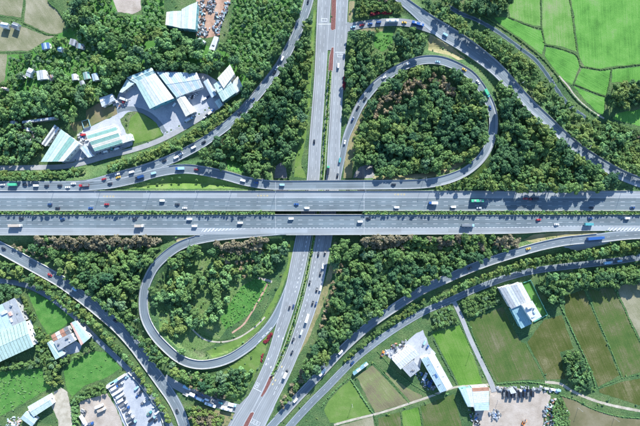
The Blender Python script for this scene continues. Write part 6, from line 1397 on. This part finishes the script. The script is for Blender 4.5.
# ------------------------------------------------------------------ scrap and junk heaps, each a pile of odd pieces
def heap(label, poly, n, mats, hmax=1.8):
    xs = [p[0] for p in poly]; ys = [p[1] for p in poly]; c = G(sum(xs)/len(xs), sum(ys)/len(ys)); root = empty('scrap_heap', c); tag(root, label, 'scrap heap'); g_ = {}
    k = 0
    while k < n:
        a, b = random.uniform(min(xs), max(xs)), random.uniform(min(ys), max(ys))
        if not pip(poly, np.array([a]), np.array([b]))[0]: continue
        x, y, z = G(a, b); m = g_.setdefault(random.choice(mats), MB()); b0 = len(m.v); big_ = random.random() < .2; sx, sy, sz = (random.uniform(2.2, 4), random.uniform(1.2, 2), random.uniform(.8, hmax)) if big_ else (random.uniform(.5, 2.6), random.uniform(.4, 1.3), random.uniform(.3, hmax))
        m.box(0, 0, 0, sx, sy, sz, random.uniform(.6, 1)); Rm = Matrix.Rotation(random.uniform(0, 6.28), 3, 'Z') @ Matrix.Rotation(random.uniform(-.3, .3), 3, 'X')
        for i in range(b0, len(m.v)): m.v[i] = tuple(Rm @ Vector(m.v[i]) + Vector((x-c[0], y-c[1], z-c[2]+sz*.35+random.uniform(0, .02))))
        k += 1
    for mt, m in g_.items(): tag(m.build('scrap', M[mt], root), kind='stuff')
J = ['roof_dark','roof_grey','roof_rust','metal','roof_dark','black','roof_white','roof_teal']
heap('dark scrap heap along the barn wall in the top scrap yard', [(197.5,0),(203,-2),(206,14),(205,24),(207,34),(198,35)], 110, J)
heap('round dark scrap heap in the upper middle of the scrap yard', [(207,2),(214,-2),(217,3),(214,12),(209,13),(206,8)], 90, J)
heap('long scrap heap on the right side of the top scrap yard', [(216,12),(222,13),(224,4),(230,0),(228,8),(222,24),(219,36),(213,28)], 130, J)
heap('scrap heap in front of the white container shed', [(198,30),(210,28),(208,35),(198,35)], 40, J)
heap('junk heap left of the slanted warehouse', [(18,126),(38,128),(40,140),(34,144),(22,138)], 90, J + ['roof_white','roof_cream'])
heap('mixed scrap heap in the corner of the right sandy yard', [(543,408),(550,399),(558,399),(568,410),(570,426),(543,426)], 150, J + ['roof_white','roof_rust'])
heap('pile of blue and grey scrap beside the white workshop', [(489,412),(495,408),(501,413),(500,419),(492,420)], 45, ['roof_blue','roof_grey','roof_dark','roof_white','metal'])
heap('dark clutter behind the light blue wedge shed', [(468,408),(474,407),(480,418),(478,426),(472,424)], 40, ['roof_dark','roof_grey','roof_blue','black'])
heap('clutter along the top of the right sandy yard', [(496,387),(508,386),(540,386),(560,390),(558,393),(536,390),(500,391)], 70, ['roof_grey','roof_white','metal','roof_dark'])
heap('white and grey clutter below the light blue shed at lower left', [(4,426),(8,419),(20,414),(22,422),(16,428)], 40, ['roof_white','roof_grey','roof_salmon','roof_lightblue'])
heap('stacked crates in the left corner of the factory yard', [(116,100),(122,97),(130,100),(128,106),(118,107)], 40, ['roof_white','roof_grey','roof_rust','roof_dark'])
heap('clutter in front of the striped mint warehouse', [(98,153),(122,145),(122,148),(99,156)], 30, ['roof_white','roof_grey','roof_blue','roof_dark'])
heap('clutter between the two mint warehouses', [(78,134),(85,132),(88,142),(82,146)], 34, ['roof_white','roof_grey','roof_dark','roof_rust'])
heap('blue clutter between the white workshop and the long warehouse', [(415,374),(420,371),(434,389),(428,391),(418,381)], 40, ['roof_blue','roof_grey','roof_dark','metal'])
heap('building materials by the lane beside the white workshop', [(384,351),(392,345),(404,340),(408,343),(394,354),(388,357)], 40, ['roof_white','roof_grey','roof_rust','roof_dark'])

# ------------------------------------------------------------------ street lamps and a gantry
def lamp(px, py, road, label, ang, h=11, arms=1):
    r = RD[road]; s_, off = r.near(px, py); x, y, z = r.at(s_, off); x, y = P(px, py, z)
    o = empty('street_lamp', (x, y, z-.6), ang); tag(o, label, 'street lamp', 'street lamps')
    MB().box(0, 0, .35, .5, .5, .7).build('base', M['concrete'], o); MB().cyl((0,0,.6), (0,0,h), .16, .09, 8).build('pole', M['metal'], o)
    for s in ((1,), (1, -1))[arms-1]:
        MB().cyl((0,0,h-.1), (s*2.4,0,h+.5), .07, .05, 6).build('arm', M['metal'], o); q = MB().rbox(s*2.8, 0, h+.5, 1.1, .42, .2, .15).build('lamp_head', M['metal'], o); MB().box(s*2.8, 0, h+.385, .8, .3, .03).build('lens', M['lamp_glass'], q)
L_S = [(100.6,191,'upper_motorway','at the shoulder lettering near the left',-90),(54,191,'upper_motorway','near the left end of the upper carriageway',-90),(151,191,'upper_motorway','below the grass wedge on the upper carriageway',-90),(198.6,190.6,'upper_motorway','below the tip of the grass wedge',-90),(232,190.6,'upper_motorway','where the ramp nears the upper carriageway',-90),(276.6,190.4,'upper_motorway','at the left joint of the bridge',-90),(364.6,190.4,'upper_motorway','at the right joint of the bridge',-90),(430,190.6,'upper_motorway','where the loop leaves the upper carriageway',-90),(621.6,190.6,'upper_motorway','at the right end of the upper carriageway',-90),
 (190.6,237.4,'left_loop_ramp','on the outside of the left loop near the motorway',-70),(257.4,236.6,'lower_motorway','on the lower edge above the left loop',90),(360,235.2,'lower_motorway','on the lower edge right of the bridge',90),(470,234.6,'lower_motorway','on the lower edge above the wood',90),(572.6,236.4,'lower_right_ramp','at the start of the long lower right ramp',-80),
 (138.2,318,'left_loop_ramp','on the outer left side of the left loop',20),(263.6,179,'right_loop_ramp','on the ramp left of the bridge',-90),(424,178,'right_loop_ramp','on the ramp right of the bridge',-90),(447,29,'right_ramp','on the field side of the upper right ramp',-130),(520,84,'right_ramp','half way down the upper right ramp',-140),(585,147,'right_ramp','near the lower end of the upper right ramp',-130),(36,258,'lower_left_ramp','at the upper end of the lower left ramp',-120),(163,374,'lower_left_ramp','at the lower end of the lower left ramp',-120),(247,108,'upper_left_ramp','in the middle of the upper left ramp',60),(296,26,'upper_left_ramp','near the top of the upper left ramp',20),(309,110,'left_carriageway','beside the upper local road',0),(281,352,'left_carriageway','in the lower median of the local road',0)]
for px, py, rd, wh, a in L_S: lamp(px, py, rd, f"grey street lamp {wh}", R(a), arms=2 if 'median' in wh else 1)
# utility poles in the fields
for i, (px, py, wh) in enumerate([(470,352,'beside the farm lane'),(498,400,'in the right sandy yard'),(578,408,'at the left of the drained field'),(614,418,'at the right of the drained field'),(352,404,'on the olive field')]):
    x, y, z = G(px, py); o = empty('utility_pole', (x, y, z)); tag(o, f'thin grey utility pole {wh}', 'utility pole'); MB().cyl((0,0,-.2), (0,0,8), .16, .1, 7).build('pole', M['concrete'], o); MB().box(0,0,7.4,1.6,.1,.12).build('crossarm', M['metal'], o)
